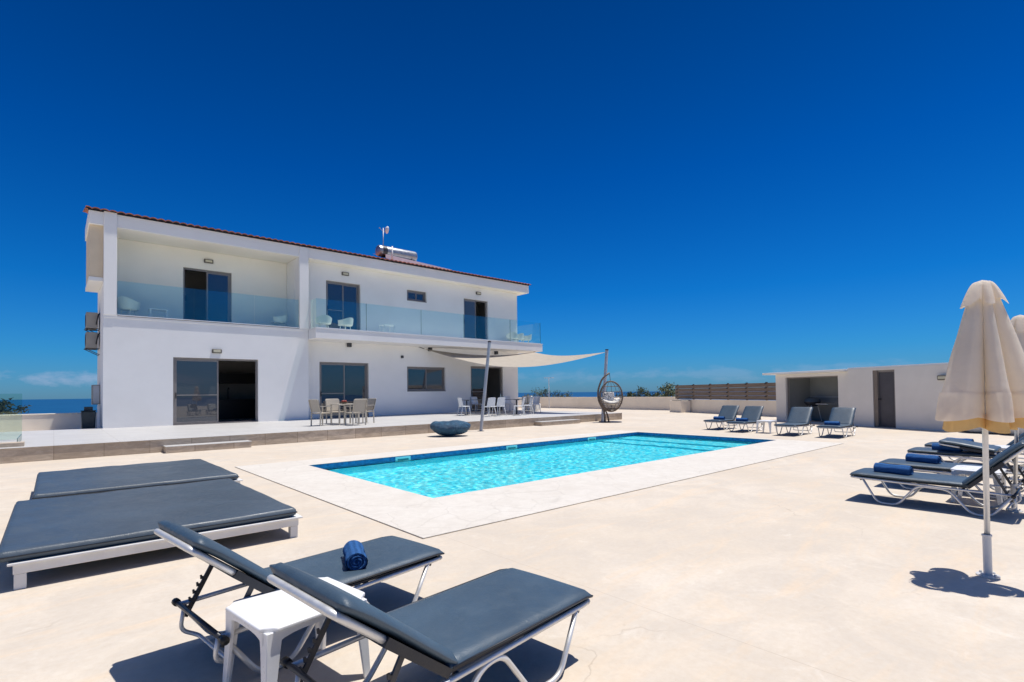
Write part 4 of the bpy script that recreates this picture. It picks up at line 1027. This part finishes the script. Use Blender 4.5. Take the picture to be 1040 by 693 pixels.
def make_table(loc, rotz, label, w_=0.50, d_=0.45, h_=0.45):
    t = thing('side_table', label, 'side table', loc, rotz, 'white plastic side tables by the loungers')
    a, c = w_ / 2, d_ / 2; n = 0.055
    def outline(a, c, n):
        pts = []
        for (sx2, sy2) in ((1, 1), (-1, 1), (-1, -1), (1, -1)):
            q = [(sx2 * a, sy2 * (c - n)), (sx2 * (a - n * 0.3), sy2 * (c - n * 0.9)), (sx2 * (a - n * 0.9), sy2 * (c - n * 0.3)), (sx2 * (a - n), sy2 * c)]
            if sx2 * sy2 < 0: q = q[::-1]
            pts += q
        return pts
    MB().prism(outline(a, c, n), h_ - 0.022, h_).build('tabletop', 'white_plastic', t, bevel=0.008, seg=3)
    b = MB().prism(outline(a - 0.012, c - 0.012, n), h_ - 0.024, h_ - 0.0225)
    # arched apron
    for (x0, y0, x1, y1) in ((-a, -c, a, -c), (a, -c, a, c), (a, c, -a, c), (-a, c, -a, -c)):
        k = 10; vx, vy = (x1 - x0), (y1 - y0); L_ = math.hypot(vx, vy); nx_, ny_ = -vy / L_, vx / L_
        for i in range(k):
            u0, u1 = 0.1 + 0.8 * i / k, 0.1 + 0.8 * (i + 1) / k
            dep = lambda u: 0.045 + 0.075 * (2 * u - 1) ** 4
            p0 = (x0 + vx * u0 + nx_ * 0.014, y0 + vy * u0 + ny_ * 0.014); p1 = (x0 + vx * u1 + nx_ * 0.014, y0 + vy * u1 + ny_ * 0.014)
            q0 = (p0[0] + nx_ * 0.01, p0[1] + ny_ * 0.01); q1 = (p1[0] + nx_ * 0.01, p1[1] + ny_ * 0.01); zt = h_ - 0.015
            za, zb = h_ - dep(u0), h_ - dep(u1)
            b.quad((*p0, zt), (*p1, zt), (*p1, zb), (*p0, za)); b.quad((*q0, zt), (*q1, zt), (*q1, zb), (*q0, za)); b.quad((*p0, za), (*p1, zb), (*q1, zb), (*q0, za))
    b.build('apron', 'white_plastic', t)
    for (sx2, sy2) in ((1, 1), (-1, 1), (-1, -1), (1, -1)):
        b = MB(); secs = []
        for (z, wd, off) in ((h_ - 0.02, 0.075, 0.0), (h_ * 0.72, 0.062, 0.0), (h_ * 0.35, 0.048, 0.006), (0.0, 0.036, 0.012)):
            X, Y = sx2 * (a - 0.016 + off), sy2 * (c - 0.016 + off); th = 0.012
            secs.append([(X, Y, z), (X - sx2 * wd, Y, z), (X - sx2 * wd, Y - sy2 * th, z), (X - sx2 * th * 2, Y - sy2 * th * 1.6, z), (X - sx2 * th * 1.6, Y - sy2 * wd, z), (X - sx2 * 0, Y - sy2 * wd, z)])
        for s_ in secs: b.v += s_
        for i in range(3):
            for j in range(6): b.f.append((i * 6 + j, i * 6 + (j + 1) % 6, (i + 1) * 6 + (j + 1) % 6, (i + 1) * 6 + j))
        b.f.append(tuple(range(18, 24))); b.f.append(tuple(range(0, 6)))
        b.build('leg', 'white_plastic', t, bevel=0.004)
    return t
tb = make_table((0.90, 2.63, 0), R(8), 'white plastic side table between the two foreground loungers', 0.53, 0.47, 0.40)
for (x, y, s_, lb, rz) in ((8.47, 1.02, 1.0, 'white plastic side table between the first loungers of the right row', 0), (11.85, 1.0, 1.0, 'white plastic side table between the farthest loungers of the right row', 0),
                       (17.2, 7.15, 1.0, 'white plastic side table between the second and third far loungers', 0)):
    c_ = copy_tree(tb); c_.location = (x, y, 0); c_.rotation_euler = (0, 0, rz); c_['label'] = lb

# day beds
def day_bed(loc, w_, d_, label):
    t = thing('day_bed', label, 'day bed', loc, 0, 'low double day beds')
    fr = MB()
    z0, z1 = 0.115, 0.185
    fr.box(0.0, w_ + 0.06, -0.02, 0.03, z0, z1); fr.box(0.0, w_ + 0.06, d_ - 0.03, d_ + 0.02, z0, z1)
    fr.box(0.0, 0.05, 0.031, d_ - 0.031, z0, z1); fr.box(w_ + 0.01, w_ + 0.06, 0.031, d_ - 0.031, z0, z1)
    fr.box(-0.03, w_ + 0.09, -0.05, 0.06, z1 + 0.001, z1 + 0.018); fr.box(w_ + 0.0, w_ + 0.09, 0.061, d_ - 0.06, z1 + 0.001, z1 + 0.018); fr.box(-0.03, w_ + 0.09, d_ - 0.06, d_ + 0.05, z1 + 0.001, z1 + 0.018)
    for k in range(9): fr.box(0.06 + k * (w_ - 0.1) / 9, 0.06 + k * (w_ - 0.1) / 9 + 0.09, 0.06, d_ - 0.06, z1 - 0.02, z1 - 0.002)
    fr.build('frame', 'white_paint', t, bevel=0.004)
    for x in (0.04, w_ + 0.02):
        for y in (0.02, d_ - 0.02): MB().box(x - 0.035, x + 0.035, y - 0.035, y + 0.035, 0.0, z0 - 0.001).build('leg', 'white_paint', t, bevel=0.004)
    # mattress: soft edged
    nx_, ny_ = 34, 34; th = 0.085; zb = z1 + 0.022
    def mt(top):
        def f_(u, v):
            x = -0.09 + (w_ + 0.13) * u; y = -0.03 + (d_ + 0.06) * v
            ex = min(u, 1 - u) * (w_ + 0.13); ey = min(v, 1 - v) * (d_ + 0.06); e_ = min(ex, ey)
            rr = 0.035; k = math.sqrt(max(0, 1 - (1 - min(1, e_ / rr)) ** 2))
            nz_ = 0.008 * mnoise.noise(Vector((x * 2.2, y * 2.2, loc[1]))) + 0.004 * mnoise.noise(Vector((x * 7, y * 3, 1)))
            z = (zb + th * 0.5 + th * 0.5 * k + nz_ * k) if top else (zb + th * 0.5 - th * 0.45 * k)
            return (x, y, z)
        return f_
    us = [0, 0.004, 0.01, 0.02] + [0.03 + 0.94 * i / 24 for i in range(25)] + [0.98, 0.99, 0.996, 1.0]
    b = MB()
    for top in (True, False):
        g_ = mt(top); base = len(b.v); k = len(us)
        for u in us:
            for v in us: b.v.append(g_(u, v))
        for i in range(k - 1):
            for j in range(k - 1): b.f.append((base + i * k + j, base + (i + 1) * k + j, base + (i + 1) * k + j + 1, base + i * k + j + 1))
    mo = b.build('mattress', 'bed_leather', t, smooth=True)
    b = MB(); zz = zb + th * 0.5; b.tube([(-0.09, -0.033, zz), (w_ + 0.04, -0.033, zz), (w_ + 0.043, d_ + 0.03, zz), (-0.09, d_ + 0.033, zz)], 0.006, 6, True); b.build('piping', 'leather_dark', mo)
    return t
day_bed((-0.22, 5.30, 0), 1.98, 2.48, 'nearer of the two low charcoal day beds with white frame')
day_bed((-0.09, 8.18, 0), 2.03, 2.45, 'farther of the two low charcoal day beds, closer to the terrace')

# parasols
def parasol(loc, label, seed, lean=(0.03, -0.012), rotz=0.0, dims=1.0):
    rnd = random.Random(seed)
    t = thing('parasol', label, 'parasol', loc, rotz, 'closed ecru parasols by the right loungers')
    T = Vector((lean[0], lean[1], 0))
    ax = lambda z: T * (z / 2.2)
    MB().tube([(0, 0, 0.0), (ax(1.2).x, ax(1.2).y, 1.2), (ax(2.1).x, ax(2.1).y, 2.1)], 0.018, 12).build('pole', 'alu', t, smooth=True)
    MB().lathe([(0.026, 0.0), (0.026, 0.29), (0.031, 0.292), (0.031, 0.305), (0.0215, 0.307)], 14).build('ground_sleeve', 'white_paint', t, smooth=True, angle=40)
    b = MB().lathe([(0.07, 0.0), (0.07, 0.01), (0.027, 0.012)], 14)
    for k in range(4): b.lathe([(0.009, 0.011), (0.009, 0.024), (0, 0.025)], 8, (0.052 * math.cos(k * 1.57 + 0.5), 0.052 * math.sin(k * 1.57 + 0.5), 0))
    b.build('base_plate', 'alu', t)
    ph = [rnd.uniform(-0.10, 0.10) for _ in range(8)]; am = [rnd.uniform(0.80, 1.22) for _ in range(8)]
    def fold(th, k):
        th = (th + 0.16 * math.sin(3 * th + seed)) % (2 * math.pi)
        x = (th / (2 * math.pi) * 6) % 6; i = int(x); fx = x - i
        c_ = abs(math.cos(fx * math.pi)); a_ = am[i] * (1 - fx) + am[(i + 1) % 6] * fx
        return (1 - k) + k * (0.30 + 0.80 * c_ ** 0.75) * a_
    def surf(z0, z1, r0, r1, k0, k1, pw, scal, name, mat, tw=0.0, thin=0.0):
        nu_, nv_ = 26, 240
        def f_(u, v):
            th = v * 2 * math.pi + tw * u
            z = z0 + (z1 - z0) * u; k = k0 + (k1 - k0) * u
            fx = (th / (2 * math.pi) * 6) % 1.0; lobe = abs(math.cos(fx * math.pi))
            r_ = (r0 + (r1 - r0) * u ** pw) * fold(th, k)
            r_ *= 1 + 0.05 * u * mnoise.noise(Vector((math.cos(th) * 3, math.sin(th) * 3, z * 5 + seed)))
            zz = z - scal * u * (1 - lobe)
            return (ax(z).x + r_ * math.cos(th), ax(z).y + r_ * math.sin(th), zz)
        return MB().grid(f_, nu_, nv_).build(name, mat, t, smooth=True)
    surf(2.06, 1.34, 0.085, 0.255, 0.42, 0.85, 0.95, 0.0, 'canopy', 'canvas', 0.22)
    surf(1.36, 1.15, 0.262, 0.295, 0.80, 0.78, 1.0, -0.03, 'valance', 'canvas', 0.10)
    surf(1.21, 1.07, 0.23, 0.25, 0.8, 0.7, 1.0, -0.04, 'hem', 'canvas_yellow', 0.3)
    surf(2.185, 2.0, 0.045, 0.128, 0.1, 0.5, 0.6, -0.05, 'top_cap', 'canvas', 0.0)
    MB().lathe([(0.0, 2.20), (0.03, 2.19), (0.036, 2.18)], 12, (T.x, T.y, 0)).build('finial', 'canvas', t, smooth=True)
    b = MB()
    for k in range(8):
        th = k * math.pi / 4 + 0.39; b.bar((ax(2).x + 0.03 * math.cos(th), ax(2).y + 0.03 * math.sin(th), 2.0), (ax(1.2).x + 0.16 * math.cos(th), ax(1.2).y + 0.16 * math.sin(th), 1.2), 0.014)
    b.build('ribs', 'alu', t)
    return t
parasol((5.19, 0.59, 0), 'closed ecru parasol in the foreground right of the pool', 3, (0.02, -0.03), 0.5)
parasol((8.08, 0.68, 0), 'closed ecru parasol behind the nearer one, cut by the right edge', 11, (0.02, -0.10), 0.2)

# beanbag
t = thing('beanbag', 'large blue nylon beanbag lying on the ground before the terrace', 'beanbag', (9.72, 14.1, 0), R(-38))
def bb(u, v):
    th = u * 2 * math.pi; ph = (v - 0.5) * math.pi
    c_, s_ = max(0, math.cos(ph)), math.sin(ph)
    cx = math.cos(th); cy = math.sin(th)
    rx = 0.66 * (1 + 0.05 * mnoise.noise(Vector((cx * 2, cy * 2, s_ * 2)))); ry = 0.48
    z = s_
    zz = 0.27 + (0.22 * s_ if s_ > 0 else 0.27 * s_)
    k = c_ ** (0.7 if s_ > 0 else 1.15)
    x = rx * cx * k; y = ry * cy * k
    zz += 0.05 * (abs(x) / 0.66) ** 2 * (1 if s_ > -0.5 else 0.3) + 0.03 * max(0, math.sin(x * 9))
    zz += 0.018 * mnoise.noise(Vector((x * 6, y * 6, zz * 6)))
    return (x, y, max(zz, 0.004))
MB().grid(bb, 48, 28).build('bag', 'beanbag', t, smooth=True)
MB().tube([(0.55 * math.cos(a) * 1.1, 0.40 * math.sin(a) * 1.1, 0.30) for a in [k * math.pi / 14 for k in range(28)]], 0.008, 5, True).build('seam', 'leather_dark', t)

# egg chair
t = thing('hanging_egg_chair', 'brown wicker hanging egg chair on a curved stand with white cushion', 'egg chair', (18.75, 14.78, 0), R(-41.4))
# local x = picture right
st = MB().lathe([(0.0, 0.03), (0.5, 0.03), (0.52, 0.015), (0.52, 0.0)], 32, (0.12, 0, 0)).build('base', 'dark_metal', t, smooth=True, angle=40)
b = MB()
b.tube(rcurve([(-0.12, 0.0, 0.02), (-0.13, 0.0, 0.5), (-0.40, 0.0, 0.95), (-0.42, 0.0, 1.45), (-0.22, 0.0, 1.98), (0.12, 0, 2.23)], 0.3, 8), 0.042, 10)
b.tube(rcurve([(0.06, 0.0, 0.02), (-0.02, 0.0, 0.45), (-0.30, 0, 0.8), (-0.38, 0, 1.2)], 0.2, 6), 0.036, 10)
b.tube(rcurve([(-0.42, 0.0, 1.35), (-0.34, 0, 0.95), (-0.1, 0, 0.62), (0.2, 0, 0.5)], 0.2, 6), 0.03, 10)
b.build('stand', 'wicker', t, smooth=True)
bk = MB()
C = Vector((0.16, 0, 1.17)); A_, B_, Hh = 0.52, 0.42, 0.66
for k in range(10):                                                  # meridians of the basket, open towards the pool (local -y)
    th = R(-28 + k * (236 / 9))
    pts = [(C.x + A_ * math.cos(th) * math.sin(q * math.pi / 18), B_ * math.sin(th) * math.sin(q * math.pi / 18), C.z + Hh * math.cos(q * math.pi / 18)) for q in range(1, 19)]
    bk.tube(pts, 0.010, 5)
for zf in (-0.9, -0.82, -0.72, -0.6, -0.48, -0.34, -0.1, 0.3, 0.68):
    rr = math.sqrt(1 - zf * zf); a0, a1 = ((-28, 208) if zf > -0.4 else (0, 360))
    bk.tube([(C.x + A_ * rr * math.cos(R(a0 + (a1 - a0) * q / 24)), B_ * rr * math.sin(R(a0 + (a1 - a0) * q / 24)), C.z + Hh * zf) for q in range(25)], 0.016, 5)
bk.tube([(C.x + 0.5 * math.sin(q * math.pi / 16), -0.16 * abs(math.sin(q * math.pi / 16)), C.z + 0.68 * math.cos(q * math.pi / 16)) for q in range(32)], 0.032, 8, True)
bkt = bk.build('basket', 'wicker', t, smooth=True)
MB().tube([(0.12, 0, 2.2), (0.16, 0, 1.84)], 0.012, 6).build('chain', 'dark_metal', t)
def cu(u, v):
    th = u * 2 * math.pi; ph = (v - 0.5) * math.pi; c_ = max(0, math.cos(ph)); s_ = math.sin(ph)
    x = 0.44 * math.cos(th) * c_ ** 0.6; y = 0.34 * math.sin(th) * c_ ** 0.6
    return (C.x + x, y, 0.86 + 0.10 * s_ + 0.20 * (abs(x) / 0.44) ** 2 + 0.16 * max(0, y / 0.34))
def m_branch():
    m, nt, p, o = newmat('white_cushion_with_dark_twigs')
    v = coords(nt); nz = N(nt, 'ShaderNodeTexVoronoi'); nz.feature = 'DISTANCE_TO_EDGE'; nz.inputs['Scale'].default_value = 7; nt.links.new(v, nz.inputs['Vector'])
    nt.links.new(ramp(nt, nz.outputs['Distance'], [(0.02, (0.12, 0.12, 0.12)), (0.06, (0.76, 0.74, 0.70))]), p.inputs['Base Color']); p.inputs['Roughness'].default_value = 0.9
    return m
M['branch'] = m_branch()
cs = thing('seat_cushion', 'round white seat pad lying in the hanging egg chair', 'cushion', t.location.copy(), R(-41.4))
MB().grid(cu, 28, 14).build('pad', 'cushion_white', cs, smooth=True)
cs = thing('back_cushion', 'white cushion with dark twig pattern leaning in the egg chair', 'cushion', t.location.copy(), R(-41.4))
MB().box(-0.28 + C.x - 0.05, 0.22 + C.x - 0.05, 0.0, 0.14, 0.95, 1.35).build('pad', 'branch', cs, bevel=0.06, seg=4)

# dining chairs
def chair_wicker(label, loc, rotz, group):
    t = thing('dining_chair', label, 'chair', loc, rotz, group)
    for sx2 in (-1, 1):
        MB().bar((sx2 * 0.25, 0.22, 0.0), (sx2 * 0.25, 0.22, 0.66), 0.034).build('leg', 'beige_metal', t)
        MB().bar((sx2 * 0.25, -0.24, 0.0), (sx2 * 0.25, -0.22, 0.5), 0.034).build('leg', 'beige_metal', t)
        MB().bar((sx2 * 0.25, 0.24, 0.665), (sx2 * 0.25, -0.25, 0.665), 0.045, 0.022).build('armrest', 'beige_metal', t)
    MB().box(-0.25, 0.25, -0.23, 0.24, 0.41, 0.445).build('seat', 'beige', t, bevel=0.01)
    b = MB().grid(lambda u, v: (-0.25 + 0.5 * u, -0.22 - 0.11 * v + 0.03 * (2 * u - 1) ** 2, 0.47 + 0.43 * v), 10, 6)
    b.grid(lambda u, v: (-0.25 + 0.5 * u, -0.245 - 0.11 * v + 0.03 * (2 * u - 1) ** 2, 0.47 + 0.43 * v), 10, 6); b.build('backrest', 'beige', t, smooth=True)
    MB().tube(rcurve([(-0.25, -0.22, 0.45), (-0.255, -0.34, 0.90), (0.255, -0.34, 0.90), (0.25, -0.22, 0.45)], 0.05), 0.016, 6).build('back_frame', 'beige_metal', t, smooth=True)
    return t
TT = TZ + 0.0
g1 = 'beige chairs around the small terrace table'
c0 = chair_wicker('beige armchair at the left side of the small terrace table', (7.02, 18.05, TT), R(-75), g1)
for (x, y, rz, lb) in ((7.85, 18.85, R(178), 'beige armchair behind the small terrace table, near the window'), (7.90, 17.25, R(8), 'beige armchair with its back to the pool at the small terrace table'), (8.72, 18.25, R(95), 'beige armchair at the right side of the small terrace table')):
    c_ = copy_tree(c0); c_.location = (x, y, TT); c_.rotation_euler = (0, 0, rz); c_['label'] = lb
t = thing('small_dining_table', 'small pale square table between the beige armchairs on the terrace', 'table', (7.87, 18.05, TT), 0)
MB().box(-0.4, 0.4, -0.4, 0.4, 0.71, 0.735).build('tabletop', 'beige_metal', t, bevel=0.006)
for sx2 in (-1, 1):
    for sy2 in (-1, 1): MB().bar((sx2 * 0.36, sy2 * 0.36, 0), (sx2 * 0.36, sy2 * 0.36, 0.708), 0.045).build('leg', 'beige_metal', t)
t = thing('table_ornament', 'small brown and red bowl on the small terrace table', 'bowl', (7.82, 18.0, TT + 0.736))
MB().lathe([(0.0, 0.01), (0.06, 0.0), (0.14, 0.06), (0.15, 0.07), (0.13, 0.065), (0.0, 0.02)], 16).build('bowl', 'wicker', t, smooth=True)
for k in range(5): MB().lathe([(0.0, 0.0), (0.03, 0.012), (0.04, 0.04), (0.03, 0.068), (0, 0.08)], 10, (0.06 * math.cos(k * 1.26), 0.06 * math.sin(k * 1.26), 0.05)).build('fruit', 'red', t, smooth=True)

def chair_plastic(label, loc, rotz, group):
    t = thing('dining_chair', label, 'chair', loc, rotz, group)
    for sx2 in (-1, 1):
        MB().tube([(sx2 * 0.19, 0.17, 0.43), (sx2 * 0.23, 0.23, 0)], 0.017, 8, r2=0.013).build('leg', 'white_chair', t, smooth=True)
        MB().tube([(sx2 * 0.19, -0.17, 0.43), (sx2 * 0.23, -0.27, 0)], 0.017, 8, r2=0.013).build('leg', 'white_chair', t, smooth=True)
    MB().box(-0.22, 0.22, -0.21, 0.21, 0.425, 0.455).build('seat', 'white_chair', t, bevel=0.014, seg=3)
    def bk_(o_):
        return lambda u, v: ((-0.235 + 0.47 * u) * (1 - 0.10 * v), -0.21 - o_ - 0.09 * v + 0.07 * (2 * u - 1) ** 2, 0.46 + 0.40 * v - 0.02 * (2 * u - 1) ** 4 * v)
    b = MB().grid(bk_(0), 12, 8); b.grid(bk_(0.014), 12, 8); b.build('backrest', 'white_chair', t, smooth=True)
    return t
g2 = 'white plastic chairs along the long terrace tables'
def tg(u, v):
    d = ray(u, v); k = (TT - 1.4) / d.z; return (d.x * k, d.y * k)
pr = [(471.5, 422.3, R(-100), 'white plastic chair at the left end of the long dining tables'), (496.5, 423.2, R(0), 'white plastic chair just right of the leaning mast, back to the pool'),
      (506.5, 422.6, R(-3), 'second white plastic chair right of the leaning mast, back to the pool'), (527, 422.2, R(40), 'white plastic chair at the right table, left of its neighbour'),
      (535.5, 421.0, R(60), 'white plastic chair at the right table, in front of the cream lounge seat'), (542.5, 419.8, R(95), 'white plastic chair at the far right end of the dining tables'),
      (484, 418.6, R(180), 'white plastic chair behind the left dining table, facing the pool'), (518, 418.4, R(180), 'white plastic chair behind the right dining table, facing the pool')]
c0 = None
for (u, v, rz, lb) in pr:
    x, y = tg(u, v)
    if c0 is None: c0 = chair_plastic(lb, (x, y, TT), rz, g2)
    else:
        c_ = copy_tree(c0); c_.location = (x, y, TT); c_.rotation_euler = (0, 0, rz); c_['label'] = lb
for (u, v, lb) in ((483, 421.4, 'dark legged dining table at the left, behind the leaning mast'), (516, 421.3, 'dark legged dining table at the right, near the glass door')):
    x, y = tg(u, v)
    t = thing('dining_table', lb, 'table', (x, y, TT), R(-20), 'long terrace dining tables')
    MB().box(-0.72, 0.72, -0.4, 0.4, 0.725, 0.745).build('tabletop', 'pane_screen', t, bevel=0.004)
    for sx2 in (-1, 1):
        MB().bar((sx2 * 0.45, 0, 0.03), (sx2 * 0.45, 0, 0.7), 0.06).build('leg', 'dark_metal', t)
        MB().bar((sx2 * 0.45, -0.34, 0.71), (sx2 * 0.45, 0.34, 0.71), 0.04, 0.025).bar((sx2 * 0.45, -0.3, 0.015), (sx2 * 0.45, 0.3, 0.015), 0.05, 0.03).build('foot', 'dark_metal', t)
    if u < 500: continue
    for k, (ox, oy, lb2) in enumerate(((-0.42, 0.05, 'slim bottle on the right dining table, taller one'), (-0.30, -0.02, 'short bottle on the right dining table beside the taller one'))):
        q = thing('bottle', lb2, 'bottle', (x + ox, y + oy, TT + 0.746))
        h_ = 0.26 if k == 0 else 0.2
        MB().lathe([(0.0, 0), (0.035, 0.003), (0.035, h_ * 0.6), (0.013, h_ * 0.78), (0.013, h_)], 12).build('body', 'bottle', q, smooth=True)
        MB().lathe([(0.015, h_ - 0.02), (0.015, h_ + 0.005), (0, h_ + 0.006)], 10).build('cap', 'white_plastic', q)
x, y = tg(537, 417.6)
t = thing('lounge_seat', 'cream upholstered lounge seat at the right end of the villa terrace', 'armchair', (x + 0.2, y, TT), R(30))
MB().box(-0.5, 0.5, -0.45, 0.4, 0.05, 0.42).build('base', 'cushion_white', t, bevel=0.07, seg=4)
MB().box(-0.5, 0.5, 0.12, 0.42, 0.43, 0.86).build('backrest', 'cushion_white', t, bevel=0.08, seg=4)
MB().box(-0.42, 0.1, -0.1, 0.11, 0.43, 0.86).build('pillow', 'cushion_white', t, bevel=0.07, seg=4)

# balcony furniture
def armchair(label, loc, rotz, group, mat='ivory'):
    t = thing('balcony_armchair', label, 'armchair', loc, rotz, group)
    def shell(o_):
        def f_(u, v):
            th = R(-205 + 230 * u); r_ = 0.33 - o_ + 0.03 * v
            hgt = 0.24 + 0.16 * max(0.0, math.sin(-th)) ** 2
            return (r_ * math.cos(th), r_ * math.sin(th), 0.38 + hgt * v)
        return f_
    b = MB().grid(shell(0), 20, 5); b.grid(shell(0.02), 20, 5); b.build('backrest', mat, t, smooth=True)
    MB().lathe([(0, 0.40), (0.31, 0.40), (0.33, 0.38), (0.31, 0.33), (0, 0.33)], 20).build('seat', mat, t, smooth=True)
    for a in (45, 135, 225, 315): MB().tube([(0.2 * math.cos(R(a)), 0.2 * math.sin(R(a)), 0.37), (0.25 * math.cos(R(a)), 0.25 * math.sin(R(a)), 0)], 0.02, 6).build('leg', mat, t, smooth=True)
    return t
gb = 'ivory armchairs on the balconies'
def low_table(label, loc, g_):
    t = thing('balcony_table', label, 'side table', loc, 0, g_)
    MB().box(-0.3, 0.3, -0.25, 0.25, 0.40, 0.43).build('tabletop', 'white_plastic', t, bevel=0.006)
    for sx2 in (-1, 1):
        for sy2 in (-1, 1): MB().bar((sx2 * 0.26, sy2 * 0.21, 0), (sx2 * 0.26, sy2 * 0.21, 0.398), 0.04).build('leg', 'white_plastic', t)
    return t
a0 = armchair('ivory armchair at the left end of the left balcony', (2.05, 23.75, 4.293), R(-35), gb)
for (x, y, z, rz, lb) in ((7.35, 23.7, 4.293, R(60), 'ivory armchair at the right end of the left balcony'),
                          (8.95, 22.75, 4.283, R(-10), 'ivory armchair at the left end of the right balcony'), (10.0, 22.85, 4.283, R(25), 'ivory armchair in front of the right balcony door, beside its twin'),
                          (20.2, 22.85, 4.283, R(-30), 'left of three ivory armchairs at the right end of the right balcony'), (20.75, 22.95, 4.283, R(10), 'middle one of three ivory armchairs at the right end of the right balcony'),
                          (21.35, 22.9, 4.283, R(50), 'right one of three ivory armchairs at the right end of the right balcony')):
    c_ = copy_tree(a0); c_.scale = (1, 1, 0.8); c_.location = (x, y, z); c_.rotation_euler = (0, 0, rz); c_['label'] = lb
low_table('low white table beside the left balcony armchair', (2.95, 23.65, 4.293), 'low white balcony tables'); low_table('low white table in the middle of the right balcony', (12.0, 22.65, 4.283), 'low white balcony tables')

# glass fence left on the terrace (around the stairwell)
t = thing('glass_fence', 'green tinted frameless glass fence on a low tiled kerb at the left edge', 'fence', (0, 0, 0))
MB().box(-6.0, -0.50, 16.0, 16.35, TZ + 0.002, TZ + 0.09).build('kerb', 'riser', t, bevel=0.004)
MB().box(-6.0, -0.62, 18.50, 18.512, TZ + 0.02, 1.52).build('glass_panel', 'clear_glass', t)
MB().box(-0.632, -0.62, 16.4, 18.49, TZ + 0.02, TZ + 0.16).build('side_rail', 'glass_edge', t)
MB().box(-6.0, -0.625, 18.49, 18.522, 1.521, 1.53).build('top_edge', 'clear_glass', t)
x = -1.05
P = at(0, 31.5)
tr = shrub('olive_shrub', (P.x, P.y, 0), 1.0, 1.38, 2000, 'dark shrub seen through the glass fence at the left edge', 'bush')
